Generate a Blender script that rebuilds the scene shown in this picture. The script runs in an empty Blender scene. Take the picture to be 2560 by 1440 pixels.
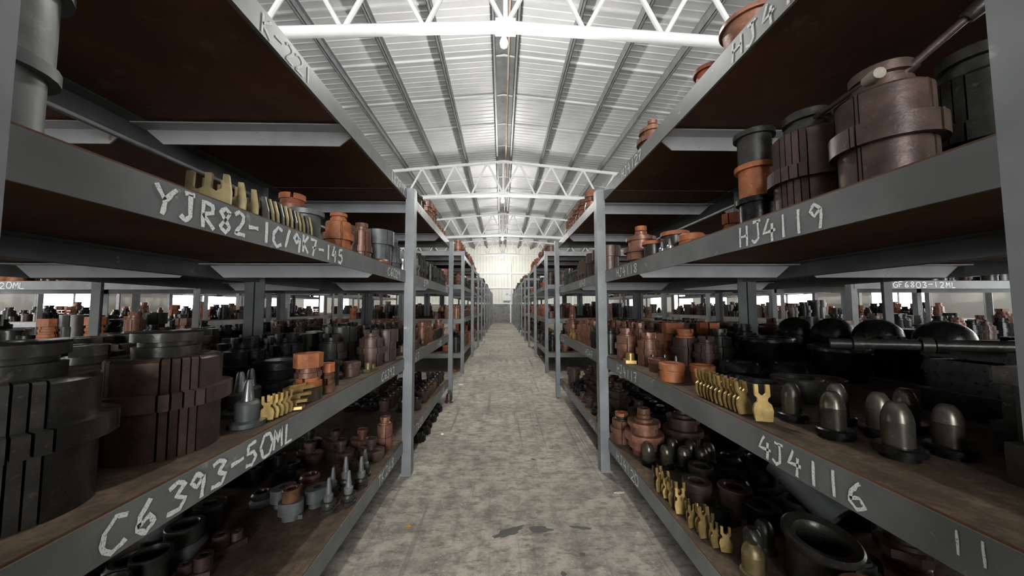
import bpy, math, random
from mathutils import Vector, Matrix
TAU = math.tau
random.seed(7)
scn = bpy.context.scene
col = scn.collection

# ------------------------------------------------------------------ camera, world, exposure, daylight
CAM_Z = 1.17
F_PX, YAW, PITCH, ROLL = 830.0, 0.0306, 0.0578, -0.0028
cd = bpy.data.cameras.new('camera'); cam = bpy.data.objects.new('camera', cd); col.objects.link(cam)
cd.sensor_width = 36.0; cd.lens = F_PX / 2560 * 36.0; cd.clip_start = 0.02; cd.clip_end = 200
fw = Vector((math.sin(YAW) * math.cos(PITCH), math.cos(YAW) * math.cos(PITCH), math.sin(PITCH)))
rt = Vector((math.cos(YAW), -math.sin(YAW), 0)); up = rt.cross(fw)
r2 = math.cos(ROLL) * rt + math.sin(ROLL) * up; u2 = -math.sin(ROLL) * rt + math.cos(ROLL) * up
cam.matrix_world = Matrix(((r2.x, u2.x, -fw.x, 0), (r2.y, u2.y, -fw.y, 0), (r2.z, u2.z, -fw.z, CAM_Z), (0, 0, 0, 1)))
scn.camera = cam
w = bpy.data.worlds.new('world'); scn.world = w; w.use_nodes = True
w.node_tree.nodes['Background'].inputs[0].default_value = (0.93, 0.97, 1.0, 1)
w.node_tree.nodes['Background'].inputs[1].default_value = 0.8
vs = scn.view_settings
vs.view_transform = 'Standard'; vs.look = 'None'; vs.exposure = 1.0; vs.gamma = 1.0; vs.use_curve_mapping = False
try:
    scn.cycles.use_denoising = True
    scn.cycles.max_bounces = 4; scn.cycles.diffuse_bounces = 3; scn.cycles.glossy_bounces = 2; scn.cycles.transparent_max_bounces = 4
    scn.cycles.use_adaptive_sampling = True; scn.cycles.adaptive_threshold = 0.06; scn.cycles.adaptive_min_samples = 12
    scn.cycles.caustics_reflective = False; scn.cycles.caustics_refractive = False
    scn.cycles.sample_clamp_indirect = 6.0
except Exception:
    pass
BULB_W = 1150.0        # radiance of the lamp glass
WINDOW_W = 6.0        # radiance of the daylit panes
def area(name, loc, rot, sx, sy, watt, colr=(0.93, 0.97, 1.0)):
    ld = bpy.data.lights.new(name, 'AREA'); ld.shape = 'RECTANGLE'; ld.size = sx; ld.size_y = sy; ld.energy = watt; ld.color = colr
    o = bpy.data.objects.new(name, ld); col.objects.link(o); o.location = loc; o.rotation_euler = rot
    return o
# daylight through the open gateway behind the photographer and the gateways at the cross aisles' ends
area('gateway_daylight', (0.2, -6.9, 2.0), (math.radians(90), 0, 0), 4.4, 3.6, 760)

# ------------------------------------------------------------------ materials
MATS = {}
def nodemat(name):
    m = bpy.data.materials.new(name); m.use_nodes = True; MATS[name] = m
    nt = m.node_tree; b = nt.nodes['Principled BSDF']
    return m, nt, b
def ramp(nt, fac, stops):
    r = nt.nodes.new('ShaderNodeValToRGB'); e = r.color_ramp.elements
    while len(e) < len(stops): e.new(0.5)
    for el, (p, c) in zip(e, stops): el.position = p; el.color = (*c, 1)
    nt.links.new(fac, r.inputs[0]); return r.outputs[0]
def noise(nt, scale, detail=4, rough=0.6, vec=None, coord='Object'):
    n = nt.nodes.new('ShaderNodeTexNoise'); n.inputs['Scale'].default_value = scale; n.inputs['Detail'].default_value = detail; n.inputs['Roughness'].default_value = rough
    if vec is None:
        t = nt.nodes.new('ShaderNodeTexCoord'); vec = t.outputs[coord]
    nt.links.new(vec, n.inputs['Vector']); return n.outputs['Fac']
def mixc(nt, fac, a, b, mode='MIX'):
    m = nt.nodes.new('ShaderNodeMix'); m.data_type = 'RGBA'; m.blend_type = mode
    def put(sock, v):
        if hasattr(v, 'links'): nt.links.new(v, sock)
        elif isinstance(v, (int, float)): sock.default_value = v
        else: sock.default_value = (*v, 1)
    put(m.inputs[0], fac); put(m.inputs[6], a); put(m.inputs[7], b); return m.outputs[2]
def bump(nt, b, h, strength=0.2, dist=0.01):
    n = nt.nodes.new('ShaderNodeBump'); n.inputs['Strength'].default_value = strength; n.inputs['Distance'].default_value = dist
    nt.links.new(h, n.inputs['Height']); nt.links.new(n.outputs[0], b.inputs['Normal'])
def worn(name, base, dark, spot, metal=0.0, rough=0.5, scale=14, spotpos=(0.62, 0.72), bs=0.15, vary=0.35, obj=True):
    """paint, rust or bare steel with mottling of its own and a little difference from object to object"""
    m, nt, b = nodemat(name)
    t = nt.nodes.new('ShaderNodeTexCoord'); oi = nt.nodes.new('ShaderNodeObjectInfo')
    add = nt.nodes.new('ShaderNodeVectorMath'); add.operation = 'ADD'
    sc = nt.nodes.new('ShaderNodeVectorMath'); sc.operation = 'SCALE'; sc.inputs[0].default_value = (37, 11, 23)
    nt.links.new(oi.outputs['Random'], sc.inputs['Scale']); nt.links.new(t.outputs['Object'], add.inputs[0]); nt.links.new(sc.outputs[0], add.inputs[1])
    n1 = noise(nt, scale, 2, 0.65, add.outputs[0]); n2 = noise(nt, scale * 3.1, 3, 0.75, add.outputs[0])
    c = ramp(nt, n1, [(0.3, dark), (0.68, base)])
    f = nt.nodes.new('ShaderNodeMapRange'); f.inputs[1].default_value = spotpos[0]; f.inputs[2].default_value = spotpos[1]
    nt.links.new(n2, f.inputs[0])
    c = mixc(nt, f.outputs[0], c, spot)
    br = nt.nodes.new('ShaderNodeMapRange'); br.inputs[3].default_value = 1 - vary; br.inputs[4].default_value = 1 + vary
    nt.links.new(oi.outputs['Random'], br.inputs[0])
    hs = nt.nodes.new('ShaderNodeHueSaturation'); nt.links.new(br.outputs[0], hs.inputs['Value']); nt.links.new(c, hs.inputs['Color'])
    nt.links.new(hs.outputs[0], b.inputs['Base Color'])
    b.inputs['Metallic'].default_value = metal
    rr = nt.nodes.new('ShaderNodeMapRange'); rr.inputs[3].default_value = max(0.05, rough - 0.14); rr.inputs[4].default_value = min(1, rough + 0.14)
    nt.links.new(n2, rr.inputs[0]); nt.links.new(rr.outputs[0], b.inputs['Roughness'])
    if bs > 0.12: bump(nt, b, noise(nt, scale * 4, 2, 0.7, add.outputs[0]), bs * 0.8, 0.004)
    return m
worn('rack_paint', (0.20, 0.204, 0.202), (0.135, 0.14, 0.138), (0.34, 0.34, 0.335), 0.15, 0.42, 5, (0.66, 0.74), 0.12, 0.06)
worn('bar_steel', (0.60, 0.59, 0.60), (0.44, 0.43, 0.44), (0.30, 0.20, 0.14), 0.2, 0.5, 4, (0.66, 0.78), 0.1, 0.1)
worn('shelf_plate', (0.17, 0.068, 0.030), (0.095, 0.038, 0.017), (0.17, 0.10, 0.058), 0.0, 0.75, 3.2, (0.58, 0.72), 0.2, 0.12)
def dusty(m):
    # grey-brown dust and chips lie on the upper faces
    nt = m.node_tree; b = nt.nodes['Principled BSDF']; src = b.inputs['Base Color'].links[0].from_socket
    g = nt.nodes.new('ShaderNodeNewGeometry'); sx = nt.nodes.new('ShaderNodeSeparateXYZ'); nt.links.new(g.outputs['Normal'], sx.inputs[0])
    n = noise(nt, 4.5, 4, 0.7); n2 = noise(nt, 30, 3, 0.75)
    d = ramp(nt, n, [(0.34, (0.055, 0.034, 0.02)), (0.62, (0.17, 0.115, 0.068))])
    d = mixc(nt, ramp(nt, n2, [(0.42, (0.7,) * 3), (0.6, (0, 0, 0))]), d, (0.05, 0.033, 0.022))
    f = nt.nodes.new('ShaderNodeMapRange'); f.inputs[1].default_value = 0.4; f.inputs[2].default_value = 0.8; nt.links.new(sx.outputs['Z'], f.inputs[0])
    nt.links.new(mixc(nt, f.outputs[0], src, d), b.inputs['Base Color'])
dusty(MATS['shelf_plate'])
worn('black_steel', (0.028, 0.028, 0.026), (0.012, 0.012, 0.012), (0.075, 0.066, 0.053), 0.6, 0.30, 22, (0.60, 0.75), 0.15, 0.4)
worn('dark_steel', (0.062, 0.058, 0.050), (0.030, 0.028, 0.025), (0.13, 0.112, 0.09), 0.5, 0.34, 22, (0.6, 0.75), 0.15, 0.35)
worn('brown_steel', (0.115, 0.070, 0.054), (0.055, 0.036, 0.028), (0.19, 0.12, 0.09), 0.35, 0.42, 20, (0.6, 0.75), 0.2, 0.3)
worn('copper_brown', (0.26, 0.115, 0.072), (0.12, 0.055, 0.036), (0.36, 0.20, 0.13), 0.35, 0.40, 20, (0.6, 0.75), 0.2, 0.3)
worn('orange_rust', (0.46, 0.145, 0.05), (0.24, 0.075, 0.03), (0.56, 0.28, 0.15), 0.0, 0.6, 22, (0.6, 0.75), 0.25, 0.25)
worn('red_rust', (0.34, 0.085, 0.04), (0.19, 0.05, 0.025), (0.42, 0.15, 0.08), 0.0, 0.6, 11, (0.6, 0.75), 0.25, 0.25)
worn('gunmetal', (0.15, 0.135, 0.10), (0.08, 0.072, 0.055), (0.24, 0.21, 0.15), 0.7, 0.32, 18, (0.6, 0.75), 0.1, 0.2)
worn('bright_steel', (0.36, 0.36, 0.36), (0.20, 0.20, 0.20), (0.46, 0.45, 0.44), 0.8, 0.34, 12, (0.6, 0.75), 0.1, 0.25)
worn('grey_steel', (0.16, 0.165, 0.16), (0.10, 0.105, 0.10), (0.22, 0.21, 0.20), 0.35, 0.48, 14, (0.6, 0.75), 0.15, 0.3)
worn('brass', (0.62, 0.43, 0.17), (0.36, 0.24, 0.09), (0.72, 0.56, 0.30), 0.75, 0.36, 15, (0.62, 0.78), 0.1, 0.2)
worn('old_brass', (0.25, 0.19, 0.09), (0.13, 0.10, 0.05), (0.36, 0.28, 0.16), 0.6, 0.42, 15, (0.62, 0.78), 0.1, 0.2)
worn('white_paint', (0.86, 0.86, 0.84), (0.80, 0.80, 0.78), (0.70, 0.62, 0.55), 0.0, 0.5, 5, (0.70, 0.8), 0.05, 0.03)
worn('galvanised', (0.22, 0.225, 0.225), (0.15, 0.155, 0.155), (0.32, 0.32, 0.32), 0.3, 0.5, 8, (0.6, 0.75), 0.05, 0.08)
worn('ridge_metal', (0.22, 0.225, 0.225), (0.15, 0.15, 0.15), (0.30, 0.30, 0.30), 0.2, 0.7, 3, (0.6, 0.75), 0.05, 0.05)  # dark flashing grey, with shade between the ridge purlins put into the colour
worn('conduit_rust', (0.55, 0.45, 0.38), (0.40, 0.25, 0.17), (0.65, 0.60, 0.55), 0.0, 0.6, 3, (0.6, 0.7), 0.1, 0.1)
worn('cable_black', (0.03, 0.03, 0.03), (0.02, 0.02, 0.02), (0.05, 0.05, 0.05), 0.0, 0.5, 10)
worn('bone_white', (0.55, 0.48, 0.38), (0.42, 0.36, 0.28), (0.65, 0.58, 0.48), 0.0, 0.55, 20)
worn('paper_white', (0.85, 0.85, 0.83), (0.78, 0.78, 0.76), (0.7, 0.7, 0.68), 0.0, 0.6, 10)
worn('leaf_orange', (0.75, 0.36, 0.04), (0.6, 0.26, 0.03), (0.8, 0.45, 0.1), 0.0, 0.6, 40)
worn('cabinet_paint', (0.74, 0.75, 0.74), (0.68, 0.69, 0.68), (0.6, 0.6, 0.58), 0.0, 0.4, 3, (0.7, 0.8), 0.03, 0.02)
worn('rubber', (0.05, 0.05, 0.05), (0.03, 0.03, 0.03), (0.08, 0.08, 0.08), 0, 0.6, 8)
def roofmat():
    m, nt, b = nodemat('roof_sheet')
    n = noise(nt, 1.3, 4, 0.5); c = ramp(nt, n, [(0.3, (0.44, 0.45, 0.445)), (0.7, (0.55, 0.55, 0.54))])
    nt.links.new(c, b.inputs['Base Color']); b.inputs['Roughness'].default_value = 0.5
    bump(nt, b, noise(nt, 2.2, 3, 0.5), 0.35, 0.03)
roofmat()
def wallmat():
    m, nt, b = nodemat('wall_sheet')
    n = noise(nt, 0.9, 5, 0.6); c = ramp(nt, n, [(0.3, (0.70, 0.69, 0.62)), (0.7, (0.80, 0.79, 0.73))])
    nt.links.new(c, b.inputs['Base Color']); b.inputs['Roughness'].default_value = 0.5
wallmat()
def concrete(name, a, c2, floor=False):
    m, nt, b = nodemat(name)
    t = nt.nodes.new('ShaderNodeTexCoord'); v = t.outputs['Object']
    n1 = noise(nt, 1.1, 4, 0.62, v); n2 = noise(nt, 9.0, 6, 0.72, v); n3 = noise(nt, 60.0, 2, 0.7, v)
    c = ramp(nt, n1, [(0.32, a), (0.68, c2)])
    c = mixc(nt, ramp(nt, n2, [(0.36, (0.75, 0.75, 0.75)), (0.58, (0, 0, 0))]), c, tuple(x * 0.45 for x in a))
    c = mixc(nt, ramp(nt, n3, [(0.60, (0, 0, 0)), (0.74, (0.5, 0.5, 0.5))]), c, tuple(min(1, x * 1.35) for x in c2))
    if floor:
        mp = nt.nodes.new('ShaderNodeMapping'); mp.inputs['Scale'].default_value = (11, 26, 1); nt.links.new(v, mp.inputs['Vector'])
        n4 = noise(nt, 1.0, 6, 0.78, mp.outputs[0])
        c = mixc(nt, ramp(nt, n4, [(0.36, (0.85,) * 3), (0.50, (0, 0, 0))]), c, (0.13, 0.115, 0.09))
        c = mixc(nt, ramp(nt, n4, [(0.58, (0, 0, 0)), (0.72, (0.5,) * 3)]), c, (0.62, 0.58, 0.50))
        # wheel scuffs: long thin streaks running down the aisle
        for sx, sy, lo, hi, amt in ((14.0, 0.42, 0.60, 0.68, 0.45), (34.0, 0.30, 0.62, 0.69, 0.35)):
            mp = nt.nodes.new('ShaderNodeMapping'); mp.inputs['Scale'].default_value = (sx, sy, 1); mp.inputs['Rotation'].default_value = (0, 0, 0.03)
            nt.links.new(v, mp.inputs['Vector'])
            ns = noise(nt, 1.0, 3, 0.6, mp.outputs[0])
            c = mixc(nt, ramp(nt, ns, [(lo, (0, 0, 0)), (hi, (amt * 1.4,) * 3)]), c, (0.12, 0.11, 0.09))
        vo = nt.nodes.new('ShaderNodeTexVoronoi'); vo.feature = 'F1'; vo.inputs['Scale'].default_value = 3.3
        nt.links.new(v, vo.inputs['Vector'])
        sp = noise(nt, 24, 2, 0.5, v); ad = nt.nodes.new('ShaderNodeMath'); ad.operation = 'MULTIPLY_ADD'; ad.inputs[1].default_value = 0.12
        nt.links.new(sp, ad.inputs[0]); nt.links.new(vo.outputs['Distance'], ad.inputs[2])
        c = mixc(nt, ramp(nt, ad.outputs[0], [(0.095, (0.75,) * 3), (0.125, (0, 0, 0))]), c, (0.10, 0.095, 0.085))
    nt.links.new(c, b.inputs['Base Color']); b.inputs['Roughness'].default_value = 0.8
    bump(nt, b, noise(nt, 16.0, 3, 0.72, v), 0.25, 0.01)
concrete('floor_concrete', (0.29, 0.262, 0.212), (0.57, 0.52, 0.43), True)
concrete('skirt_concrete', (0.19, 0.19, 0.165), (0.33, 0.33, 0.29))
def emis(name, c, s):
    m, nt, b = nodemat(name); b.inputs['Base Color'].default_value = (*c, 1); b.inputs['Emission Color'].default_value = (*c, 1); b.inputs['Emission Strength'].default_value = s
emis('bulb_glass', (1.0, 0.98, 0.94), BULB_W)
emis('daylit_pane', (0.96, 0.98, 1.0), WINDOW_W)
def plain(name, c, r=0.6, metal=0):
    m, nt, b = nodemat(name); b.inputs['Base Color'].default_value = (*c, 1); b.inputs['Roughness'].default_value = r; b.inputs['Metallic'].default_value = metal
plain('hole_black', (0.006, 0.006, 0.006), 0.9)
plain('oil', (0.10, 0.095, 0.082), 0.8)
plain('screen_grey', (0.30, 0.31, 0.31), 0.3)
def chalkmat():
    m, nt, b = nodemat('chalk'); b.inputs['Base Color'].default_value = (0.86, 0.86, 0.84, 1); b.inputs['Roughness'].default_value = 0.95
    n = noise(nt, 260, 3, 0.8); f = ramp(nt, n, [(0.33, (0, 0, 0)), (0.47, (1, 1, 1))])
    nt.links.new(f, b.inputs['Alpha'])
chalkmat()

# ------------------------------------------------------------------ mesh helpers
class MB:
    def __init__(s): s.v = []; s.f = []
    def add(s, vs, fs):
        o = len(s.v); s.v += [tuple(p) for p in vs]; s.f += [tuple(i + o for i in f) for f in fs]; return s
    def box(s, x0, x1, y0, y1, z0, z1):
        vs = [(x0, y0, z0), (x1, y0, z0), (x1, y1, z0), (x0, y1, z0), (x0, y0, z1), (x1, y0, z1), (x1, y1, z1), (x0, y1, z1)]
        return s.add(vs, [(3, 2, 1, 0), (4, 5, 6, 7), (0, 1, 5, 4), (1, 2, 6, 5), (2, 3, 7, 6), (3, 0, 4, 7)])
    def prism(s, poly, z0, z1, hole=None):
        n = len(poly); vs = [(x, y, z0) for x, y in poly] + [(x, y, z1) for x, y in poly]
        fs = [(i, (i + 1) % n, n + (i + 1) % n, n + i) for i in range(n)]
        fs += [tuple(range(n - 1, -1, -1)), tuple(range(n, 2 * n))]
        return s.add(vs, fs)
    def lathe(s, prof, n=24, a0=0.0, a1=TAU, closed=False, mod=None):
        full = abs(a1 - a0 - TAU) < 1e-6
        cols = n if full else n + 1
        vs = []; idx = []
        for k in range(cols):
            a = a0 + (a1 - a0) * k / n; ca, sa = math.cos(a), math.sin(a); row = []
            for i, (r, z) in enumerate(prof):
                if r < 1e-6:
                    if k == 0: row.append(len(vs)); vs.append((0, 0, z))
                    else: row.append(idx[0][i])
                else:
                    q = r * (mod(a, z) if mod else 1); row.append(len(vs)); vs.append((q * ca, q * sa, z))
            idx.append(row)
        fs = []; m = len(prof); segs = m if closed else m - 1
        for k in range(n):
            a, b = idx[k], idx[(k + 1) % cols]
            for i in range(segs):
                j = (i + 1) % m
                q = [a[i], b[i], b[j], a[j]]; u = []
                for x in q:
                    if x not in u: u.append(x)
                if len(u) > 2: fs.append(tuple(u))
        if not full:
            fs.append(tuple(idx[0])); fs.append(tuple(reversed(idx[-1])))
        return s.add(vs, fs)
    def tube(s, p, q, r, n=10, r1=None):
        p, q = Vector(p), Vector(q); d = (q - p).normalized(); r1 = r if r1 is None else r1
        x = d.orthogonal().normalized(); y = d.cross(x)
        vs = []
        for k in range(n):
            a = TAU * k / n; u = x * math.cos(a) + y * math.sin(a)
            vs.append(p + u * r); vs.append(q + u * r1)
        fs = [(2 * k, 2 * ((k + 1) % n), 2 * ((k + 1) % n) + 1, 2 * k + 1) for k in range(n)]
        fs += [tuple(2 * k for k in range(n - 1, -1, -1)), tuple(2 * k + 1 for k in range(n))]
        return s.add(vs, fs)
    def xform(s, M):
        s.v = [tuple(M @ Vector(p)) for p in s.v]; return s
    def mesh(s, name, smooth=True, ang=35):
        me = bpy.data.meshes.new(name); me.from_pydata(s.v, [], s.f); me.validate(); me.update()
        if smooth:
            me.polygons.foreach_set('use_smooth', [True] * len(me.polygons))
            me.set_sharp_from_angle(angle=math.radians(ang))
        me.materials.append(None)
        return me
def link(name, me, mat, parent=None, loc=(0, 0, 0), rot=(0, 0, 0)):
    o = bpy.data.objects.new(name, me); col.objects.link(o)
    o.location = loc; o.rotation_euler = rot
    if mat:
        o.material_slots[0].link = 'OBJECT'; o.material_slots[0].material = MATS[mat]
    if parent: o.parent = parent
    return o
def empty(name, loc=(0, 0, 0), rz=0.0):
    o = bpy.data.objects.new(name, None); col.objects.link(o); o.location = loc; o.rotation_euler = (0, 0, rz); o.empty_display_size = 0.05
    return o
def tag(o, label=None, cat=None, group=None, kind=None):
    if label: o['label'] = label
    if cat: o['category'] = cat
    if group: o['group'] = group
    if kind: o['kind'] = kind
    return o
def build(name, mb, mat, parent=None, smooth=False, **k):
    return link(name, mb.mesh(name, smooth), mat, parent, **k)

# ------------------------------------------------------------------ the building
HALF, Y_NEAR, Y_FAR = 9.2, -7.0, 25.6
APEX_X = 0.05
ROOF_Z, SLOPE = 6.08, 0.10
def roof_z(x): return ROOF_Z - SLOPE * abs(x - APEX_X)
tag(build('floor', MB().box(-HALF, HALF, Y_NEAR - 6, Y_FAR, -0.1, 0.0), 'floor_concrete'), kind='structure', label='worn grey concrete floor of the storage hall')
ceil = tag(empty('ceiling', (APEX_X, 0, ROOF_Z)), kind='structure', label='ribbed white sheet roof over the hall')
PW = 1.2
def panel_mesh(side):
    m = MB(); L = HALF + 0.1
    ys = []; y = 0.0
    prof = []
    nr = 8; p = PW / nr
    for k in range(nr):
        y0 = k * p
        prof += [(y0, 0), (y0 + p * 0.80, 0), (y0 + p * 0.86, 0.010), (y0 + p * 0.94, 0.010)]
    prof += [(PW - 0.04, 0), (PW - 0.03, 0.035), (PW - 0.004, 0.035), (PW, 0.0)]   # overlapping seam
    vs = []
    for (yy, zz) in prof:
        vs.append((0, yy, -zz)); vs.append((side * L, yy, -zz - SLOPE * L))
    fs = []
    for i in range(len(prof) - 1):
        f = (2 * i, 2 * i + 1, 2 * i + 3, 2 * i + 2); fs.append(f if side < 0 else f[::-1])
    m.add(vs, fs)
    top = [(0, 0, 0.06), (side * L, 0, 0.06 - SLOPE * L), (side * L, PW, 0.06 - SLOPE * L), (0, PW, 0.06)]
    m.add(top, [(0, 1, 2, 3)])
    return m.mesh('roof_panel', False)
pm = {s: panel_mesh(s) for s in (-1, 1)}
n_pan = int((Y_FAR - Y_NEAR) / PW) + 1
for s in (-1, 1):
    for k in range(n_pan):
        link('roof_panel', pm[s], 'roof_sheet', ceil, (0, Y_NEAR + k * PW, 0))
# purlins, C-channels along the hall under the sheets
def purlin_mesh():
    h, b, t, L = 0.19, 0.05, 0.008, Y_FAR - Y_NEAR
    m = MB()
    m.box(-t / 2, t / 2, 0, L, -h, 0); m.box(-t / 2, b, 0, L, -h, -h + t); m.box(-t / 2, b, 0, L, -t, 0); m.box(b - t, b, 0, L, -h, -h + 0.025)
    return m.mesh('purlin', False)
pu = purlin_mesh()
for k in range(9):
    for s in (-1, 1):
        x = s * (0.21 + 0.97 * k)
        o = link('purlin', pu, 'galvanised', ceil, (x, Y_NEAR, -SLOPE * abs(x) - 0.03))
        if s < 0: o.rotation_euler = (0, 0, 0)
ridge = MB(); ridge.add([(-0.22, 0, -0.05), (0, 0, -0.012), (0.22, 0, -0.05), (-0.22, Y_FAR - Y_NEAR, -0.05), (0, Y_FAR - Y_NEAR, -0.012), (0.22, Y_FAR - Y_NEAR, -0.05)], [(0, 3, 4, 1), (1, 4, 5, 2)])
build('ridge_flashing', ridge, 'ridge_metal', ceil, loc=(0, Y_NEAR, 0))
# far wall: concrete skirt, ribbed sheets, girts
SK = 1.38
wf = tag(empty('wall_far', (0, Y_FAR, 0)), kind='structure', label='pale ribbed sheet wall closing the far end of the hall')
build('skirt', MB().box(-HALF, HALF, -0.04, 0.16, 0, SK), 'skirt_concrete', wf)
def sheet_mesh(W, H):
    m = MB(); n = 4; p = W / n; pts = []
    for k in range(n):
        x = k * p
        pts += [(x, 0), (x + p * 0.72, 0), (x + p * 0.78, -0.05), (x + p * 0.92, -0.05)]
    pts.append((W, 0))
    vs = []
    for x, y in pts: vs += [(x, y, 0), (x, y, H)]
    m.add(vs, [(2 * i, 2 * i + 2, 2 * i + 3, 2 * i + 1) for i in range(len(pts) - 1)])
    m.add([(0, 0.05, 0), (W, 0.05, 0), (W, 0.05, H), (0, 0.05, H)], [(3, 2, 1, 0)])
    return m.mesh('wall_panel', False)
sm1, sm2 = sheet_mesh(0.92, 2.55), sheet_mesh(0.92, 2.5)
for k in range(20):
    x = -HALF + 0.92 * k
    link('wall_panel', sm1, 'wall_sheet', wf, (x, 0.02, SK)); link('wall_panel', sm2, 'wall_sheet', wf, (x, 0.05, SK + 2.53))
for z in (1.42, 2.62, 3.74):
    build('girt', MB().box(-HALF, HALF, -0.11, -0.03, z, z + 0.10), 'white_paint', wf)
for x in (0.62, -4.2, 5.4):
    build('wall_post', MB().box(x, x + 0.10, -0.22, -0.11, 0, 4.6), 'white_paint', wf)
# side and near walls
def plain_wall(name, y0, y1, x, side, gaps, label):
    wl = tag(empty(name, (x, 0, 0)), kind='structure', label=label)
    e = roof_z(x) - 0.05
    build('skirt', MB().box(-0.08, 0.08, y0, y1, 0, 0.9), 'skirt_concrete', wl)
    m = MB(); m.box(-0.03, 0.03, y0, y1, 2.5, e)
    build('upper_sheet', m, 'wall_sheet', wl)
    ed = y0
    for a, b in gaps + [(y1, y1)]:
        if a > ed: build('sheet', MB().box(-0.03, 0.03, ed, a, 0.9, 2.5), 'wall_sheet', wl)
        ed = b
    return wl
gaps = [(1.2, 2.4), (3.6, 5.6), (6.8, 8.0), (9.4, 11.8), (13.2, 14.6), (15.6, 17.4), (18.8, 20.2), (22.4, 23.6)]
plain_wall('wall_left', Y_NEAR, Y_FAR, -HALF, -1, gaps, 'sheet side wall with a band of daylit windows beyond the left racks')
plain_wall('wall_right', Y_NEAR, Y_FAR, HALF, 1, gaps, 'sheet side wall with a band of daylit windows beyond the right racks')
wn = 0
for s in (-1, 1):
    for a, b in gaps:
        wn += 1
        wo = tag(empty('window_%d' % wn, (s * HALF, a, 0.9)), kind='structure')
        L = b - a
        f = MB(); f.box(-0.05, 0.05, 0, L, 0, 0.06); f.box(-0.05, 0.05, 0, L, 1.54, 1.6)
        f.box(-0.05, 0.05, 0, 0.06, 0, 1.6); f.box(-0.05, 0.05, L - 0.06, L, 0, 1.6)
        build('window_frame', f, 'white_paint', wo)
        nb = max(2, int(L / 0.9))
        for k in range(nb):
            y = 0.03 + (L - 0.06) * k / nb; y2 = 0.03 + (L - 0.06) * (k + 1) / nb
            build('pane', MB().box(-0.008, 0.008, y + 0.02, y2 - 0.02, 0.04, 1.56), 'daylit_pane', wo)
            if k: build('mullion', MB().box(-0.04, 0.04, y - 0.02, y + 0.02, 0, 1.6), 'white_paint', wo)
wb = tag(empty('wall_back', (0, Y_NEAR, 0)), kind='structure', label='sheet wall with an open gateway behind the photographer')
build('sheet', MB().box(-HALF, -2.2, -0.03, 0.03, 0, 5.0), 'wall_sheet', wb)
build('sheet', MB().box(2.6, HALF, -0.03, 0.03, 0, 5.0), 'wall_sheet', wb)
build('sheet', MB().box(-2.2, 2.6, -0.03, 0.03, 3.9, 6.1), 'wall_sheet', wb)

# trusses
TR_Y = [-1.93, 4.07, 10.4, 16.35, 22.35]
BZ, TZ = 4.77, 5.84
def truss(y, label, full=True):
    t = tag(empty('roof_truss', (APEX_X, y, 4.0)), label, 'truss', 'white roof trusses')
    bz = lambda x: BZ - 4.0 - 0.05 * abs(x); tz = lambda x: TZ - 4.0 - SLOPE * abs(x)
    E = HALF - 0.15
    for s in (-1, 1):
        link('bottom_chord', MB().tube((0, 0, bz(0)), (s * E, 0, bz(E)), 0.068, 14).mesh('bottom_chord'), 'white_paint', t)
        link('top_chord', MB().tube((0, 0, tz(0)), (s * E, 0, tz(E)), 0.052, 12).mesh('top_chord'), 'white_paint', t)
    link('king_post', MB().tube((0, 0, bz(0)), (0, 0, tz(0)), 0.032, 10).mesh('king_post'), 'white_paint', t)
    build('splice_plate', MB().box(-0.13, 0.13, -0.07, 0.07, bz(0) - 0.068, bz(0) + 0.06), 'white_paint', t)
    P = 1.03
    for s in (-1, 1):
        for k in range(8):
            xb0, xt, xb1 = k * P, (k + 0.5) * P, (k + 1) * P
            for xa in (xb0, xb1):
                if xa > E: continue
                link('web_bar', MB().tube((s * xa, 0, bz(xa)), (s * xt, 0, tz(xt)), 0.032, 8).mesh('web_bar'), 'white_paint', t)
    return t
TL = [None, 'white tubular roof truss spanning the aisle just above the front racks, foremost of the row',
      'white tubular roof truss above the gap after the front racks, second of the row',
      'white tubular roof truss above the middle of the aisle, third of the row',
      'white tubular roof truss close to the far sheet wall, last of the row']
def lamp(y, label):
    t = tag(empty('light_bulb', (APEX_X - 0.02, y, BZ - 0.06)), label, 'light bulb', 'bulbs under the trusses')
    link('lamp_holder', MB().lathe([(0, 0.0), (0.022, 0.0), (0.026, -0.05), (0.022, -0.07), (0, -0.07)], 12).mesh('lamp_holder'), 'paper_white', t)
    link('bulb', MB().lathe([(0, -0.07), (0.02, -0.072), (0.03, -0.10), (0.045, -0.135), (0.05, -0.165), (0.04, -0.20), (0.02, -0.217), (0, -0.22)], 14).mesh('bulb'), 'bulb_glass', t)
for y, l in zip(TR_Y, TL):
    if l: truss(y, l)
LL = ['glowing white bulb hanging under the truss behind the photographer', 'glowing white bulb hanging under the foremost truss', 'glowing white bulb hanging under the second truss', 'glowing white bulb hanging under the third truss', 'glowing white bulb hanging under the last truss by the far wall']
for y, l in zip(TR_Y[1:], LL[1:]): lamp(y, l)
tag(link('ridge_conduit', MB().tube((0.13, 0, 5.86), (0.13, 24.8, 5.86), 0.017, 8).mesh('ridge_conduit'), 'conduit_rust', None), 'thin rust-streaked conduit pipe running along the roof ridge', 'conduit')
# switch cabinet on the far wall
cb = tag(empty('switch_cabinet', (0.40, Y_FAR - 0.16, 1.66)), 'white electrical cabinet with a small window on the far wall', 'cabinet')
build('body', MB().box(-0.30, 0.30, -0.12, 0.10, 0, 0.84), 'cabinet_paint', cb)
dr = build('door', MB().box(-0.27, 0.27, -0.14, -0.12, 0.03, 0.81), 'cabinet_paint', cb)
build('viewing_window', MB().box(-0.10, 0.10, -0.145, -0.14, 0.42, 0.56), 'screen_grey', dr)
build('handle', MB().box(0.20, 0.23, -0.16, -0.14, 0.36, 0.48), 'hole_black', dr)

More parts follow.
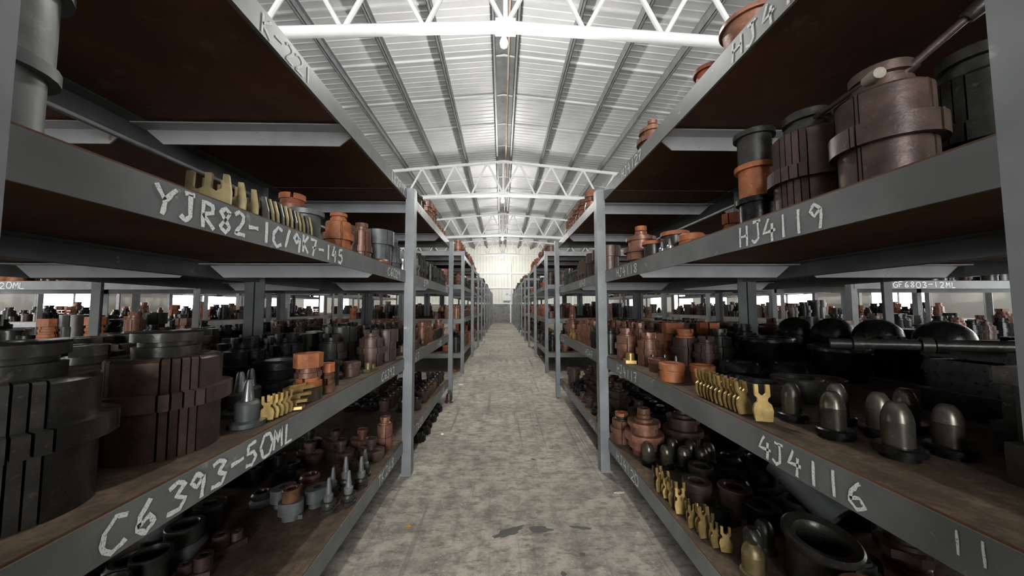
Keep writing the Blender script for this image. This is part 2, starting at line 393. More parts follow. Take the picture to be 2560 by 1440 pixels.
# ------------------------------------------------------------------ chalk writing
G = {'0': [[(0, 3), (1, 6), (3, 6), (4, 3), (3, 0), (1, 0), (0, 3)]], '1': [[(2, 6), (2, 0)]],
     '2': [[(0, 5), (1.5, 6), (3.4, 5.2), (3.2, 3.6), (1, 1), (0.2, 0.2), (4, 0.2)]],
     '3': [[(0.3, 5.4), (2, 6), (3.4, 5), (1.6, 3.2), (3.6, 2), (2.6, 0.2), (0.2, 0.5)]],
     '4': [[(1.8, 6), (0, 2.2), (3.8, 2.6)], [(2.9, 4.4), (2.6, -0.4)]], '5': [[(3.4, 6), (0.8, 5.8), (0.5, 3.5), (2.6, 3.6), (3.4, 1.8), (2, 0.1), (0, 0.7)]],
     '6': [[(2.6, 6), (0.8, 3.6), (0.3, 1.2), (1.8, 0), (3.4, 1.2), (2.4, 2.8), (0.4, 1.8)]], '7': [[(0, 5.8), (3.6, 6), (1.6, 0)], [(1.0, 3), (3.4, 3.1)]],
     '8': [[(3.2, 5), (1.8, 6), (0.4, 4.8), (3.2, 1.4), (2, 0), (0.4, 1.2), (3.2, 5)]], '9': [[(3.2, 4.4), (1.6, 6), (0.4, 4.4), (1.6, 3), (3.3, 4.6), (2.9, 0)]],
     'C': [[(3.8, 5.4), (2, 6), (0.4, 4), (0.2, 1.6), (1.6, 0), (3.6, 1)]], 'H': [[(0.4, 6), (0.2, 0)], [(3.4, 6), (3.2, 0)], [(0.3, 3), (3.3, 3.2)]],
     'J': [[(0.8, 6), (3.4, 6)], [(2.4, 6), (2.4, 1.2), (1.2, 0), (0, 1)]], 'Y': [[(0, 6), (1.8, 3.2)], [(4, 6), (1.8, 3.2), (1.4, 0)]],
     'R': [[(0.4, 0), (0.4, 6), (2.8, 5.6), (3, 4), (0.5, 3), (3.4, 0)]], 'K': [[(0.4, 6), (0.3, 0)], [(3.4, 6), (0.4, 2.8), (3.4, 0)]],
     'T': [[(0, 6), (3.8, 5.8)], [(2, 6), (1.8, 0)]], 'M': [[(0, 0), (0.5, 6), (1.9, 2), (3.4, 6), (3.9, 0)]], 'L': [[(0.6, 6), (0.4, 0.2), (3.6, 0.2)]],
     'G': [[(3.6, 5.2), (2, 6), (0.3, 4), (0.4, 1), (2, 0), (3.6, 1), (3.5, 2.8), (2.2, 2.8)]], 'F': [[(0.4, 0), (0.4, 6), (3.6, 6)], [(0.4, 3.2), (2.8, 3.2)]],
     '-': [[(0.2, 3.0), (3.6, 3.3)]], '/': [[(3.0, 6), (1.0, 0)]], 'D': [[(0.4, 0), (0.4, 6), (2.4, 5.4), (3.6, 3), (2.4, 0.6), (0.4, 0)]],
     'B': [[(0.4, 0), (0.4, 6), (2.8, 5.4), (2.4, 3.4), (0.5, 3.1), (3.2, 2.0), (2.6, 0.3), (0.4, 0)]], ' ': []}
def chalk(text, h, adv, lw, rnd, parent, loc, rz):
    """each letter its own thin chalk mark in the local x (reading) / z plane, facing -y"""
    u = h / 6.0; x0 = 0.0; ca, sa = math.cos(rz), math.sin(rz)
    for ch in text:
        m = MB(); dz = rnd.uniform(-0.35, 0.35) * u; sx = rnd.uniform(0.85, 1.12)
        for st in G.get(ch, []):
            pts = []
            for (a, b), (c, d) in zip(st[:-1], st[1:]):
                n = 3
                for k in range(n): pts.append((a + (c - a) * k / n, b + (d - b) * k / n))
            pts.append(st[-1])
            pts = [Vector(((a + rnd.uniform(-.1, .1)) * u * sx * (adv / h) * 1.25, 0, (b + rnd.uniform(-.1, .1)) * u + dz)) for a, b in pts]
            vs = []
            for i, p in enumerate(pts):
                d = (pts[min(i + 1, len(pts) - 1)] - pts[max(i - 1, 0)]); d = d.normalized() if d.length > 1e-9 else Vector((1, 0, 0))
                nn = Vector((-d.z, 0, d.x)) * lw * rnd.uniform(0.45, 0.72)
                vs += [p + nn, p - nn]
            m.add(vs, [(2 * i, 2 * i + 1, 2 * i + 3, 2 * i + 2) for i in range(len(pts) - 1)])
        if m.f:
            o = link('chalk_letter', m.mesh('chalk_letter', False), 'chalk', parent, (loc[0] + x0 * ca, loc[1] + x0 * sa, loc[2]), (0, 0, rz))
            o['label'] = 'white chalk mark ' + ch
        x0 += adv * rnd.uniform(0.92, 1.08)

# ------------------------------------------------------------------ racks
PWD, PT, BH = 0.064, 0.006, 0.08
def rack(label, side, xa, xb, ys, lv, near_inset=0.056, codes=(), cbY=None, group='steel racks', H=None, post_top=0.0):
    """side -1: left of the aisle, the open face looks +x.  xa: aisle face of the beams, xb: back.  ys: post stations."""
    t = tag(empty('steel_rack', (xa, ys[0], 0)), label, 'rack', group)
    ox, oy = xa, ys[0]; s = side                      # inward direction is s*x
    X = lambda d: s * d                               # d: distance inward from the aisle face, local coordinates
    D = abs(xb - xa); H = H or lv[-1] + post_top
    def bx(name, d0, d1, y0, y1, z0, z1, mat='rack_paint', parent=None):
        a, b = sorted((X(d0), X(d1)))
        return build(name, MB().box(a, b, y0, y1, z0, z1), mat, parent or t)
    def angle(name, boxes, mat='rack_paint'):
        m = MB()
        for d0, d1, y0, y1, z0, z1 in boxes:
            a, b = sorted((X(d0), X(d1))); m.box(a, b, y0, y1, z0, z1)
        return build(name, m, mat, t)
    for i, y in enumerate(ys):
        y -= oy
        last = i == len(ys) - 1
        f0, f1 = (y - PT, y) if not last else (y, y + PT)
        q0, q1 = (y - PT, y + PWD) if not last else (y - PWD, y + PT)
        if i == 0: f0, f1 = y - PT, y; q0, q1 = y - PWD, y
        angle('post', [(-near_inset + PT, -near_inset + PWD, f0, f1, 0, H), (-near_inset, -near_inset + PT, q0, q1, 0, H)])
        angle('post', [(D - PWD + 0.02, D + 0.02 - PT, f0, f1, 0, H), (D + 0.02 - PT, D + 0.02, q0, q1, 0, H)])
    for li, z in enumerate(lv):
        for bi in range(len(ys) - 1):
            y0, y1 = ys[bi] - oy, ys[bi + 1] - oy
            ya, yb = y0 + (PT if bi == 0 else 0.0), y1 - PT
            fr = angle('beam', [(0, PT, ya, yb, z - BH, z), (PT, BH, ya, yb, z - PT, z)])
            angle('beam', [(D - PT, D, ya, yb, z - BH, z), (D - BH, D - PT, ya, yb, z - PT, z)])
            bx('shelf_plate', 0.004, D - 0.004, y0 + 0.004, y1 - 0.004, z, z + 0.005, 'shelf_plate')
            for (cl, cb_, text, ystart, h, adv, lw, fl) in codes:
                if cl == li and cb_ == bi:
                    rnd = random.Random(sum(map(ord, text)))
                    # reading direction: +y on the left racks, -y on the right racks
                    chalk(text, h, adv, lw, rnd, fr, (X(-0.0015), ystart - oy, z - BH / 2 - h / 2 + fl), math.pi / 2 if s < 0 else -math.pi / 2)
            bars = (cbY or {}).get(li) or [ys[bi] + 0.6, ys[bi] + 1.35]
            for yc in bars:
                if not (ys[bi] < yc < ys[bi + 1]): continue
                yl = yc - oy; hb = 0.075
                pts = [(0.012, -0.008), (D - 0.012, -0.008), (D - 0.10, -0.008 - hb), (0.10, -0.008 - hb)]
                m = MB()
                vs = [(X(d), yl - 0.003, z + q) for d, q in pts] + [(X(d), yl + 0.003, z + q) for d, q in pts]
                m.add(vs, [(0, 1, 2, 3), (7, 6, 5, 4), (0, 4, 5, 1), (1, 5, 6, 2), (2, 6, 7, 3), (3, 7, 4, 0)])
                a, b = sorted((X(0.012), X(D - 0.012)))
                m.box(a, b, yl - 0.07, yl - 0.003, z - 0.008 - 0.006, z - 0.008)
                build('cross_bar', m, 'bar_steel', t)
        for y in (ys[0] - oy, ys[-1] - oy):
            e = PT if y == 0 else -PT
            a, b = sorted((y, y + e)); 
            bx('end_beam', 0.002, D - 0.002, a, b, z - BH, z - 0.001)
    return t
LV1 = [0.237, 0.81, 1.43, 2.037]
LV2 = [0.346, 0.96, 1.58, 2.19]
XL, XR, DEP = -0.69, 0.755, 1.03
Y0, Y1, Y2 = 0.435, 2.40, 4.365
CB1 = {3: [1.60, 2.74, 3.90], 2: [1.98, 3.45], 1: [1.2, 3.3], 0: [1.2, 3.3]}
rack('grey steel rack chalked C6393 on its second beam, foremost on the aisle', -1, XL, XL - DEP, [Y0, Y1, Y2], LV1, cbY=CB1, codes=[
    (3, 0, 'K-221', 0.93, 0.058, 0.052, 0.007, 0), (3, 0, 'LK271Y', 2.06, 0.058, 0.048, 0.006, 0), (2, 0, 'YJR82-1C/9K7-145', 0.67, 0.060, 0.049, 0.0085, 0), (2, 0, 'C6029', 2.02, 0.05, 0.05, 0.006, 0),
    (1, 0, 'C6393-50ML', 0.615, 0.060, 0.054, 0.008, 0), (1, 0, 'C6392', 1.95, 0.05, 0.048, 0.006, 0), (0, 0, 'TK268', 1.93, 0.055, 0.055, 0.006, 0),
    (3, 1, 'LC33', 2.62, 0.055, 0.06, 0.007, 0), (3, 1, 'LK274', 3.40, 0.055, 0.06, 0.007, 0), (2, 1, '579', 2.95, 0.055, 0.06, 0.008, 0), (2, 1, '580', 4.1, 0.055, 0.055, 0.008, 0), (1, 1, 'TK267', 2.5, 0.06, 0.065, 0.008, 0), (1, 1, '1-08', 3.6, 0.06, 0.065, 0.008, 0), (0, 1, 'TK27', 2.75, 0.055, 0.06, 0.008, 0), (0, 1, '4D', 3.95, 0.055, 0.06, 0.008, 0)])
rack('grey steel rack chalked HJ4119 on its third beam, foremost on the aisle', 1, XR, XR + DEP, [Y0, Y1, Y2], LV1, cbY=CB1, codes=[
    (3, 0, 'HJ4121', 1.02, 0.062, 0.062, 0.0075, 0), (3, 0, 'HJ4127', 2.02, 0.055, 0.052, 0.006, 0), (2, 0, 'HJ4119', 1.02, 0.062, 0.049, 0.0065, 0), (2, 0, 'HJ4118', 2.15, 0.052, 0.058, 0.006, 0),
    (1, 0, 'HJ4117', 2.18, 0.055, 0.055, 0.006, 0), (1, 0, '4J4116', 0.975, 0.058, 0.050, 0.0065, -0.004), (1, 0, '11', 0.565, 0.04, 0.032, 0.003, 0.01), (0, 0, 'HJ4120', 2.22, 0.055, 0.06, 0.006, 0),
    (3, 1, 'HJ413', 3.75, 0.055, 0.06, 0.007, 0), (2, 1, 'HJ43', 3.2, 0.055, 0.06, 0.007, 0), (2, 1, 'C2J1', 4.2, 0.055, 0.06, 0.007, 0), (1, 1, 'HJ47', 3.0, 0.055, 0.06, 0.008, 0), (1, 1, 'DA4', 4.2, 0.055, 0.06, 0.008, 0), (0, 1, 'HJ4', 2.9, 0.055, 0.06, 0.008, 0), (0, 1, 'FK', 4.0, 0.055, 0.06, 0.008, 0)])
XL2, XR2 = -0.73, 0.83
side_word = {-1: 'C6393', 1: 'HJ4119'}
ord_word = ['first', 'second', 'third', 'fourth', 'fifth', 'sixth', 'seventh', 'eighth', 'ninth', 'tenth', 'eleventh', 'twelfth', 'thirteenth', 'fourteenth', 'fifteenth', 'sixteenth', 'seventeenth', 'eighteenth', 'nineteenth', 'twentieth']
ROWY = [(6.02, 7.99, 9.95), (11.6, 13.57, 15.54), (17.2, 19.17, 21.14), (22.7, 24.6)]
for s, xa in ((-1, XL2), (1, XR2)):
    for i, ys in enumerate(ROWY):
        nm = ('left', 'right')[s > 0]
        cds = [(1, 0, 'H-2', 6.5 if s < 0 else 7.2, 0.06, 0.07, 0.010, 0), (2, 0, 'C41', 6.3 if s < 0 else 7.0, 0.06, 0.07, 0.010, 0), (0, 0, 'H7', 6.5 if s < 0 else 7.0, 0.06, 0.07, 0.010, 0), (1, 1, '41', 8.4, 0.06, 0.07, 0.010, 0)] if i == 0 else []
        rack('grey steel rack on the %s of the aisle, %s behind the foremost' % (nm, ord_word[i]), s, xa, xa + s * DEP, list(ys), LV2, codes=cds)
    # backing row, back to back with the aisle row
    nm = ('C6393', 'HJ4119')[s > 0]; x1 = (XL if s < 0 else XR) + s * (DEP + 0.05)
    rack('grey steel rack standing back to back with the %s rack' % nm, -s, x1 + s * DEP, x1, [Y0, Y1, Y2], LV1, cbY=CB1)
    rack('grey steel rack behind the second aisle rack, %s side' % ('left', 'right')[s > 0], -s, (XL2, XR2)[s > 0] + s * (2 * DEP + 0.05), (XL2, XR2)[s > 0] + s * (DEP + 0.05), [6.02, 7.99, 9.95], LV2)
    rack('grey steel rack in the outer row by the %s windows, nearer one' % ('left', 'right')[s > 0], s, s * 4.7, s * 5.73, [5.4, 7.37, 9.34], LV2)
    rack('grey steel rack in the outer row by the %s windows, farther one' % ('left', 'right')[s > 0], s, s * 4.7, s * 5.73, [11.0, 12.97, 14.94], LV2)
for s in (-1, 1):
    rack('grey steel rack in the outermost row hard by the %s windows' % ('left', 'right')[s > 0], s, s * 7.2, s * 8.23, [5.4, 7.37, 9.34, 11.31, 13.28], LV2)
for s, nm in ((-1, 'left'), (1, 'right')):
    rack('unseen grey steel rack added to block gateway light, %s of the aisle' % nm, s, (XL, XR)[s > 0], (XL, XR)[s > 0] + s * DEP, [-3.7, -1.73, 0.24], LV1)  # added out of view to hold back daylight from the gateway
# racks standing crosswise beyond the backing rows: their long beams face the photographer
def cross_rack(label, x0, n, bay, y, lv, text, tx):
    t = tag(empty('steel_rack', (x0, y, 0)), label, 'rack', 'steel racks'); sg = 1 if n > 0 else -1; n = abs(n)
    for i in range(n + 1):
        for yy in (0, 1.0):
            m = MB(); x = sg * i * bay
            m.box(x - 0.026, x + 0.032, yy, yy + PT, 0, lv[-1]); m.box(x - 0.032, x - 0.026, yy, yy + 0.06, 0, lv[-1])
            build('post', m, 'rack_paint', t)
    for li, z in enumerate(lv):
        for i in range(n):
            a, b = sorted((sg * i * bay, sg * (i + 1) * bay))
            f = build('beam', MB().box(a, b, -PT, 0, z - BH, z).box(a, b, 0, BH, z - PT, z), 'rack_paint', t)
            build('beam', MB().box(a, b, 1.0, 1.0 + PT, z - BH, z), 'rack_paint', t)
            build('shelf_plate', MB().box(a + .004, b - .004, 0.002, 1.0, z, z + 0.005), 'shelf_plate', t)
            if li == 2 and i == 0:
                chalk(text, 0.058, 0.062, 0.007, random.Random(5), f, (tx - x0, -PT - 0.0015, z - BH / 2 - 0.029), 0.0)
    return t
LVC = [0.237, 0.81, 1.43, 2.037]
cross_rack('grey steel rack set crosswise with GF6803 chalked on its beam', 3.62, 2, 2.0, 3.3, LVC, 'GF6803-12ML', 4.03)
cross_rack('grey steel rack set crosswise with 20ML chalked on its beam', -2.95, -2, 2.0, 3.3, LVC, '11-20ML', -4.95)

# ------------------------------------------------------------------ kinds of parts kept on the shelves
KIND = {}
def kind(name, noun, cat, rad, h, parts):
    """parts: (part name, mesh builder or mesh, material override or None, rotation about z).  One part: the thing is one mesh."""
    ps = []
    for p in parts:
        me = p[1] if not isinstance(p[1], MB) else p[1].mesh(p[0])
        ps.append((p[0], me, p[2] if len(p) > 2 else None, p[3] if len(p) > 3 else 0.0))
    KIND[name] = dict(noun=noun, cat=cat, rad=rad, h=h, parts=ps, obj=None)
def sector(prof, a0, a1, n=6): return MB().lathe(prof, n, a0, a1, closed=True)
R_ = math.radians
# segmented expander: sectors with a collar, thin fins between them, a flanged neck
def expander(name, noun, R, H, broad, fins, finw, neck=True, collar=(0.50, 0.66), body=0.84, neckw=0.50):
    parts = []
    c0, c1 = collar
    prof = [(.30 * R, 0), (body * R, 0), (body * R, c0 * H), (R, c0 * H), (R, c1 * H), (body * R, c1 * H), (body * R, H - .008), (body * R - .008, H), (.30 * R, H)]
    pf = [(.30 * R, 0), (body * R * .98, 0), (body * R * .98, c0 * H), (R * 1.02, c0 * H), (R * 1.02, c1 * H), (body * R * .98, c1 * H), (body * R * .98, H - .006), (body * R * .95, H - .002), (.30 * R, H - .002)]
    wb = (360 / broad) - fins * finw
    sm = sector(prof, R_(1.1), R_(wb - 1.1), 8).mesh('segment'); fm = sector(pf, R_(0.9), R_(finw - 0.9), 2).mesh('fin')
    for b in range(broad):
        a = b * 360 / broad
        parts.append(('segment', sm, None, R_(a)))
        for k in range(fins): parts.append(('fin', fm, None, R_(a + wb + k * finw)))
    if neck:
        q = neckw * R
        pr = [(0, H * .9), (q, H * .9), (q, H * 1.10), (q * .84, H * 1.105), (q * .84, H * 1.15), (q * 1.04, H * 1.155), (q * 1.04, H * 1.245), (q * .95, H * 1.26), (q * .45, H * 1.26), (q * .45, H * 1.18), (0, H * 1.18)]
        parts.append(('neck', MB().lathe(pr, 28), None))
        parts.append(('pin_hole_dark', MB().tube((q * .9, 0, H * 1.05), (q * 1.004, 0, H * 1.05), .011, 10).mesh('pin_hole_dark'), 'hole_black', R_(-60)))  # the hole is a black stub, its inner dark put into the colour
    kind(name, noun, 'die', R * 1.02, H * (1.26 if neck else 1), parts)
expander('exp_big', 'large segmented expander die', 0.13, 0.235, 4, 4, 9.5)
expander('exp_tall', 'tall segmented expander die', 0.100, 0.25, 4, 1, 6, collar=(0.46, 0.66), neckw=0.55)
expander('exp_fin', 'tall finned expander die', 0.105, 0.262, 4, 4, 12, collar=(0.42, 0.58), neckw=0.55)
def body_joined(R, H, nseg, gap, prof, n=4):
    m = MB()
    for k in range(nseg):
        m.lathe(prof, n, TAU * k / nseg + gap, TAU * (k + 1) / nseg - gap, closed=True)
    return m
def med_exp(name, noun, R, H, nseg, collar, crown):
    prof = [(.3 * R, 0), (.84 * R, 0), (.84 * R, collar[0] * H), (R, collar[0] * H), (R, collar[1] * H), (.84 * R, collar[1] * H), (.84 * R, H), (.3 * R, H)]
    q = .52 * R
    nk = MB().lathe([(0, H * .9), (q * 1.2, H * .9), (q * 1.2, H * 1.06), (q, H * 1.08), (q, H * 1.2), (0, H * 1.2)], 16)
    cr = MB()
    for k in range(crown): cr.lathe([(q * .4, H * 1.18), (q * 1.12, H * 1.18), (q * 1.12, H * 1.32), (q * .4, H * 1.32)], 3, TAU * k / crown + .12, TAU * (k + 1) / crown - .12, closed=True)
    kind(name, noun, 'die', R, H * 1.32, [('segments', body_joined(R, H, nseg, .035, prof)), ('neck', nk), ('crown', cr)])
med_exp('exp_med', 'crowned segmented die', 0.075, 0.15, 6, (.45, .68), 4)
med_exp('exp_slim', 'slim low-collared die', 0.062, 0.17, 8, (.30, .50), 3)
kind('sleeve_seg', 'headless segmented sleeve', 'die', .085, .22, [('segments', body_joined(.085, .22, 6, .03, [(.04, 0), (.072, 0), (.072, .13), (.085, .13), (.085, .215), (.04, .215)])), ('core', MB().lathe([(0, 0), (.038, 0), (.038, .205), (.028, .21), (.028, .17), (0, .17)], 16))])
# stepped die: two segmented collars under a notched crown
def stepped():
    ring = lambda r0, r1, z0, z1, n, g: body_joined(r1, 0, n, g, [(r0, z0), (r1, z0), (r1, z1), (r0, z1)])
    cr = ring(.012, .034, .222, .25, 4, .14)
    kind('stepped', 'stepped collar die', 'die', .105, .25, [
        ('base', MB().lathe([(0, 0), (.066, 0), (.066, .045), (0, .045)], 22)), ('lower_collar', ring(.03, .105, .085, .118, 4, .02).add(*(lambda q: (q.v, q.f))(ring(.03, .086, .04, .086, 4, .025)))),
        ('upper_collar', ring(.03, .088, .158, .18, 4, .02).add(*(lambda q: (q.v, q.f))(ring(.03, .074, .117, .159, 4, .025)))), ('neck', MB().lathe([(0, .17), (.05, .17), (.05, .195), (.036, .20), (.036, .215), (.028, .222), (0, .222)], 20)), ('crown', cr)])
stepped()
def stack_die():
    m1 = MB().lathe([(.02, 0), (.052, 0), (.052, .05), (.02, .05)], 18, closed=True)
    m2 = body_joined(.05, 0, 3, .10, [(.018, .052), (.05, .052), (.05, .072), (.044, .073), (.044, .088), (.018, .088)])
    m3 = body_joined(.05, 0, 4, .08, [(.018, .09), (.048, .09), (.048, .108), (.042, .109), (.042, .125), (.018, .125)])
    m4 = body_joined(.05, 0, 2, .06, [(.018, .127), (.052, .127), (.052, .182), (.018, .182)])
    kind('stack', 'notched ring stack', 'die', .054, .182, [('base_ring', m1, None), ('lower_segment', m2, None, .4), ('middle_segment', m3, None, 1.0), ('upper_segment', m4, None, .2)])
stack_die()
kind('spool', 'flanged spool', 'spool', .064, .12, [('barrel', MB().lathe([(0, 0), (.052, 0), (.052, .10), (0, .10)], 22)), ('flange', MB().lathe([(.02, .10), (.064, .10), (.064, .118), (.06, .12), (.03, .12), (.03, .105), (.02, .105)], 22, closed=True))])
kind('bush', 'thick bored bushing', 'bushing', .058, .085, [('bushing', MB().lathe([(.030, 0), (.054, 0), (.054, .05), (.058, .053), (.058, .080), (.054, .085), (.034, .085), (.030, .080)], 24, closed=True))])
kind('ring', 'low bored ring', 'ring', .07, .045, [('ring', MB().lathe([(.038, 0), (.066, 0), (.07, .006), (.07, .028), (.064, .034), (.058, .045), (.044, .045), (.038, .036)], 26, closed=True))])
kind('flangering', 'wide hubbed ring', 'ring', .105, .075, [('flange', MB().lathe([(.05, 0), (.105, 0), (.105, .03), (.10, .036), (.05, .036)], 28, closed=True)), ('hub', MB().lathe([(.046, .034), (.088, .034), (.08, .06), (.07, .075), (.056, .072), (.046, .05)], 28, closed=True))])
kind('wheel', 'dished wheel ring', 'ring', .10, .085, [('rim', MB().lathe([(.05, 0), (.085, 0), (.088, .04), (.10, .045), (.10, .075), (.09, .085), (.062, .078), (.05, .06)], 28, closed=True)), ('bore_lining', MB().lathe([(.034, .02), (.05, .02), (.061, .08), (.056, .082), (.04, .05), (.034, .048)], 28, closed=True), 'bright_steel')])
kind('bigring', 'broad open ring', 'ring', .085, .09, [('ring', MB().lathe([(.058, 0), (.085, 0), (.085, .086), (.082, .09), (.062, .09), (.058, .086)], 28, closed=True))])
kind('bullet', 'bullet-nosed mandrel', 'mandrel', .054, .152, [('base_flange', MB().lathe([(0, 0), (.042, 0), (.042, .012), (.054, .015), (.054, .030), (.049, .034), (0, .034)], 26)), ('body', MB().lathe([(0, .032), (.033, .032), (.0335, .100), (0, .100)], 24)), ('nose', MB().lathe([(.0335, .099), (.031, .116), (.026, .133), (.019, .146), (.014, .151), (.0, .152)], 24))])
kind('bullet_s', 'short bullet-nosed plug', 'mandrel', .042, .125, [('base_flange', MB().lathe([(0, 0), (.042, 0), (.042, .024), (.037, .03), (0, .03)], 22)), ('body', MB().lathe([(0, .028), (.035, .028), (.035, .085), (0, .085)], 22)), ('nose', MB().lathe([(.035, .084), (.033, .098), (.026, .114), (.016, .123), (.0, .125)], 22))])
kind('pin', 'shouldered taper pin', 'pin', .045, .13, [('base', MB().lathe([(0, 0), (.045, 0), (.045, .012), (.03, .016), (0, .016)], 20)), ('shoulder', MB().lathe([(0, .015), (.028, .015), (.031, .062), (.024, .07), (0, .07)], 20)), ('spike', MB().lathe([(0, .068), (.017, .068), (.010, .12), (.006, .128), (0, .13)], 16))])
kind('spike', 'slender spiked pin', 'pin', .036, .16, [('base', MB().lathe([(0, 0), (.036, 0), (.036, .014), (.028, .018), (.028, .032), (.036, .036), (.034, .048), (0, .05)], 18)), ('shaft', MB().lathe([(0, .048), (.02, .048), (.022, .075), (.014, .082), (.012, .11), (.007, .155), (0, .16)], 14))])
kind('pot', 'deep flanged pot', 'pot', .125, .17, [('body', MB().lathe([(0, 0), (.095, 0), (.112, .15), (.106, .15), (.09, .008), (0, .008)], 30)), ('rim', MB().lathe([(.106, .148), (.125, .148), (.125, .162), (.122, .17), (.106, .17)], 30, closed=True))])
kind('dome', 'polished domed cap', 'cap', .11, .28, [('barrel', MB().lathe([(0, 0), (.10, 0), (.10, .16), (.11, .165), (.11, .18), (0, .18)], 28)), ('cap', MB().lathe([(.105, .179)] + [(.105 * math.cos(a * TAU / 4 / 8), .18 + .10 * math.sin(a * TAU / 4 / 8)) for a in range(1, 8)] + [(0, .28)], 28))])
kind('cup', 'upright steel cup', 'cup', .05, .10, [('body', MB().lathe([(0, 0), (.04, 0), (.046, .02), (.042, .055), (.05, .075), (.05, .10), (.042, .10), (.036, .06), (0, .03)], 22))])
fork_poly = [(-.022, 0), (.022, 0), (.026, .03), (.022, .048), (.013, .056), (.013, .064), (.020, .072), (.020, .105), (.010, .105), (.010, .080), (.004, .074), (-.004, .074), (-.010, .080), (-.010, .105), (-.020, .105), (-.020, .072), (-.013, .064), (-.013, .056), (-.022, .048), (-.026, .03)]
kind('fork', 'brass fork plate', 'fork plate', .024, .105, [('fork', MB().prism(fork_poly, -.004, .004).xform(Matrix.Rotation(math.pi / 2, 4, 'X')).mesh('fork', False))])
comb = [(-.06, 0), (.06, 0), (.06, .05), (.05, .11), (.035, .11), (.035, .06), (.02, .05), (.006, .06), (.006, .11), (-.012, .11), (-.012, .06), (-.03, .05), (-.04, .06), (-.04, .11), (-.06, .11)]
kind('comb', 'pronged slotted plate', 'fork plate', .03, .11, [('plate', MB().prism(comb, -.006, .006).xform(Matrix.Rotation(math.pi / 2, 4, 'X')).mesh('plate', False))])
def stadium(a, r, n=9):
    return [(a + r * math.cos(-math.pi / 2 + math.pi * k / n), r * math.sin(-math.pi / 2 + math.pi * k / n)) for k in range(n + 1)] + [(-a + r * math.cos(math.pi / 2 + math.pi * k / n), r * math.sin(math.pi / 2 + math.pi * k / n)) for k in range(n + 1)]
def half_stadium(sgn, a, r, z0, z1):
    p = [(x, y) for x, y in stadium(a, r)]
    return MB().prism([(a + r * math.cos(t), r * math.sin(t)) if True else 0 for t in [(-math.pi / 2 + math.pi * k / 10) for k in range(11)]] + [(.0025, r), (.0025, -r)], z0, z1).xform(Matrix.Scale(sgn, 4, (1, 0, 0)) if sgn < 0 else Matrix.Identity(4))
kind('oval', 'split oval die', 'die', .085, .13, [('jaw', half_stadium(1, .03, .052, 0, .055)), ('jaw', MB().prism([(-x, y) for x, y in reversed([(.03 + .052 * math.cos(-math.pi / 2 + math.pi * k / 10), .052 * math.sin(-math.pi / 2 + math.pi * k / 10)) for k in range(11)] + [(.0025, .052), (.0025, -.052)])], 0, .055)), ('tie_bar', MB().box(-.078, .078, -.008, .008, .055, .064).mesh('tie_bar', False)), ('neck', MB().lathe([(0, .05), (.026, .05), (.026, .09), (.034, .094), (.034, .118), (.022, .122), (.022, .11), (0, .11)], 20))])
kind('ovalblk', 'footed oval block', 'die', .075, .10, [('block', MB().prism(stadium(.02, .042), .035, .10)), ('foot', MB().prism(stadium(.014, .028), 0, .036)), ('side_lug', MB().box(.03, .062, -.012, .012, 0, .022).mesh('side_lug', False)), ('bore', MB().lathe([(0, .0995), (.02, .0995), (.02, .1008), (0, .1008)], 16), 'hole_black')])  # bore: flat black disc painted for the dark of a hole
def geared(r0, r1, n, z0, z1, hole=.3):
    pts = []
    for k in range(n):
        for f, r in ((.0, r0), (.22, r1), (.55, r1), (.77, r0)):
            a = TAU * (k + f) / n; pts.append((r * math.cos(a), r * math.sin(a)))
    return MB().prism(pts, z0, z1)
kind('gear', 'notched flange plate', 'die', .085, .07, [('plate', geared(.07, .085, 5, 0, .03)), ('hub', MB().lathe([(.022, .028), (.055, .028), (.055, .045), (.048, .048), (.048, .07), (.022, .07)], 22, closed=True)), ('bore', MB().lathe([(0, .05), (.024, .05), (.024, .052), (0, .052)], 16), 'hole_black')])  # bore: black disc painting the dark down inside the hub
kind('gearblk', 'toothed hub', 'gear', .05, .06, [('teeth', geared(.04, .05, 12, 0, .035)), ('hub', MB().lathe([(.014, .03), (.032, .03), (.032, .06), (.014, .06)], 16, closed=True))])
kind('nut', 'hexagonal nut block', 'nut', .05, .06, [('nut', MB().prism([(.05 * math.cos(TAU * k / 6), .05 * math.sin(TAU * k / 6)) for k in range(6)], 0, .05)), ('collar', MB().lathe([(.02, .048), (.04, .048), (.038, .06), (.02, .06)], 18, closed=True))])
kind('lump', 'two-lug bracket', 'bracket', .06, .07, [('plate', MB().box(-.055, .055, -.035, .035, 0, .022).mesh('plate', False)), ('lug', MB().lathe([(.012, .02), (.028, .02), (.028, .07), (.012, .07)], 16, closed=True).xform(Matrix.Translation((-.024, 0, 0)))), ('lug', MB().lathe([(.010, .02), (.024, .02), (.022, .052), (.010, .052)], 16, closed=True).xform(Matrix.Translation((.028, 0, 0))))])
kind('tube', 'thick steel tube', 'tube', .07, .26, [('tube', MB().lathe([(.054, 0), (.066, 0), (.066, .255), (.062, .26), (.057, .26), (.054, .255)], 28, closed=True)), ('end_band', MB().lathe([(.066, .20), (.070, .202), (.070, .255), (.066, .257)], 28, closed=True))])
kind('flangetube', 'flared steel tube', 'tube', .10, .16, [('tube', MB().lathe([(.06, 0), (.082, 0), (.082, .125), (.06, .125)], 30, closed=True)), ('lip', MB().lathe([(.062, .124), (.09, .124), (.10, .14), (.10, .155), (.094, .16), (.07, .152), (.062, .14)], 30, closed=True))])
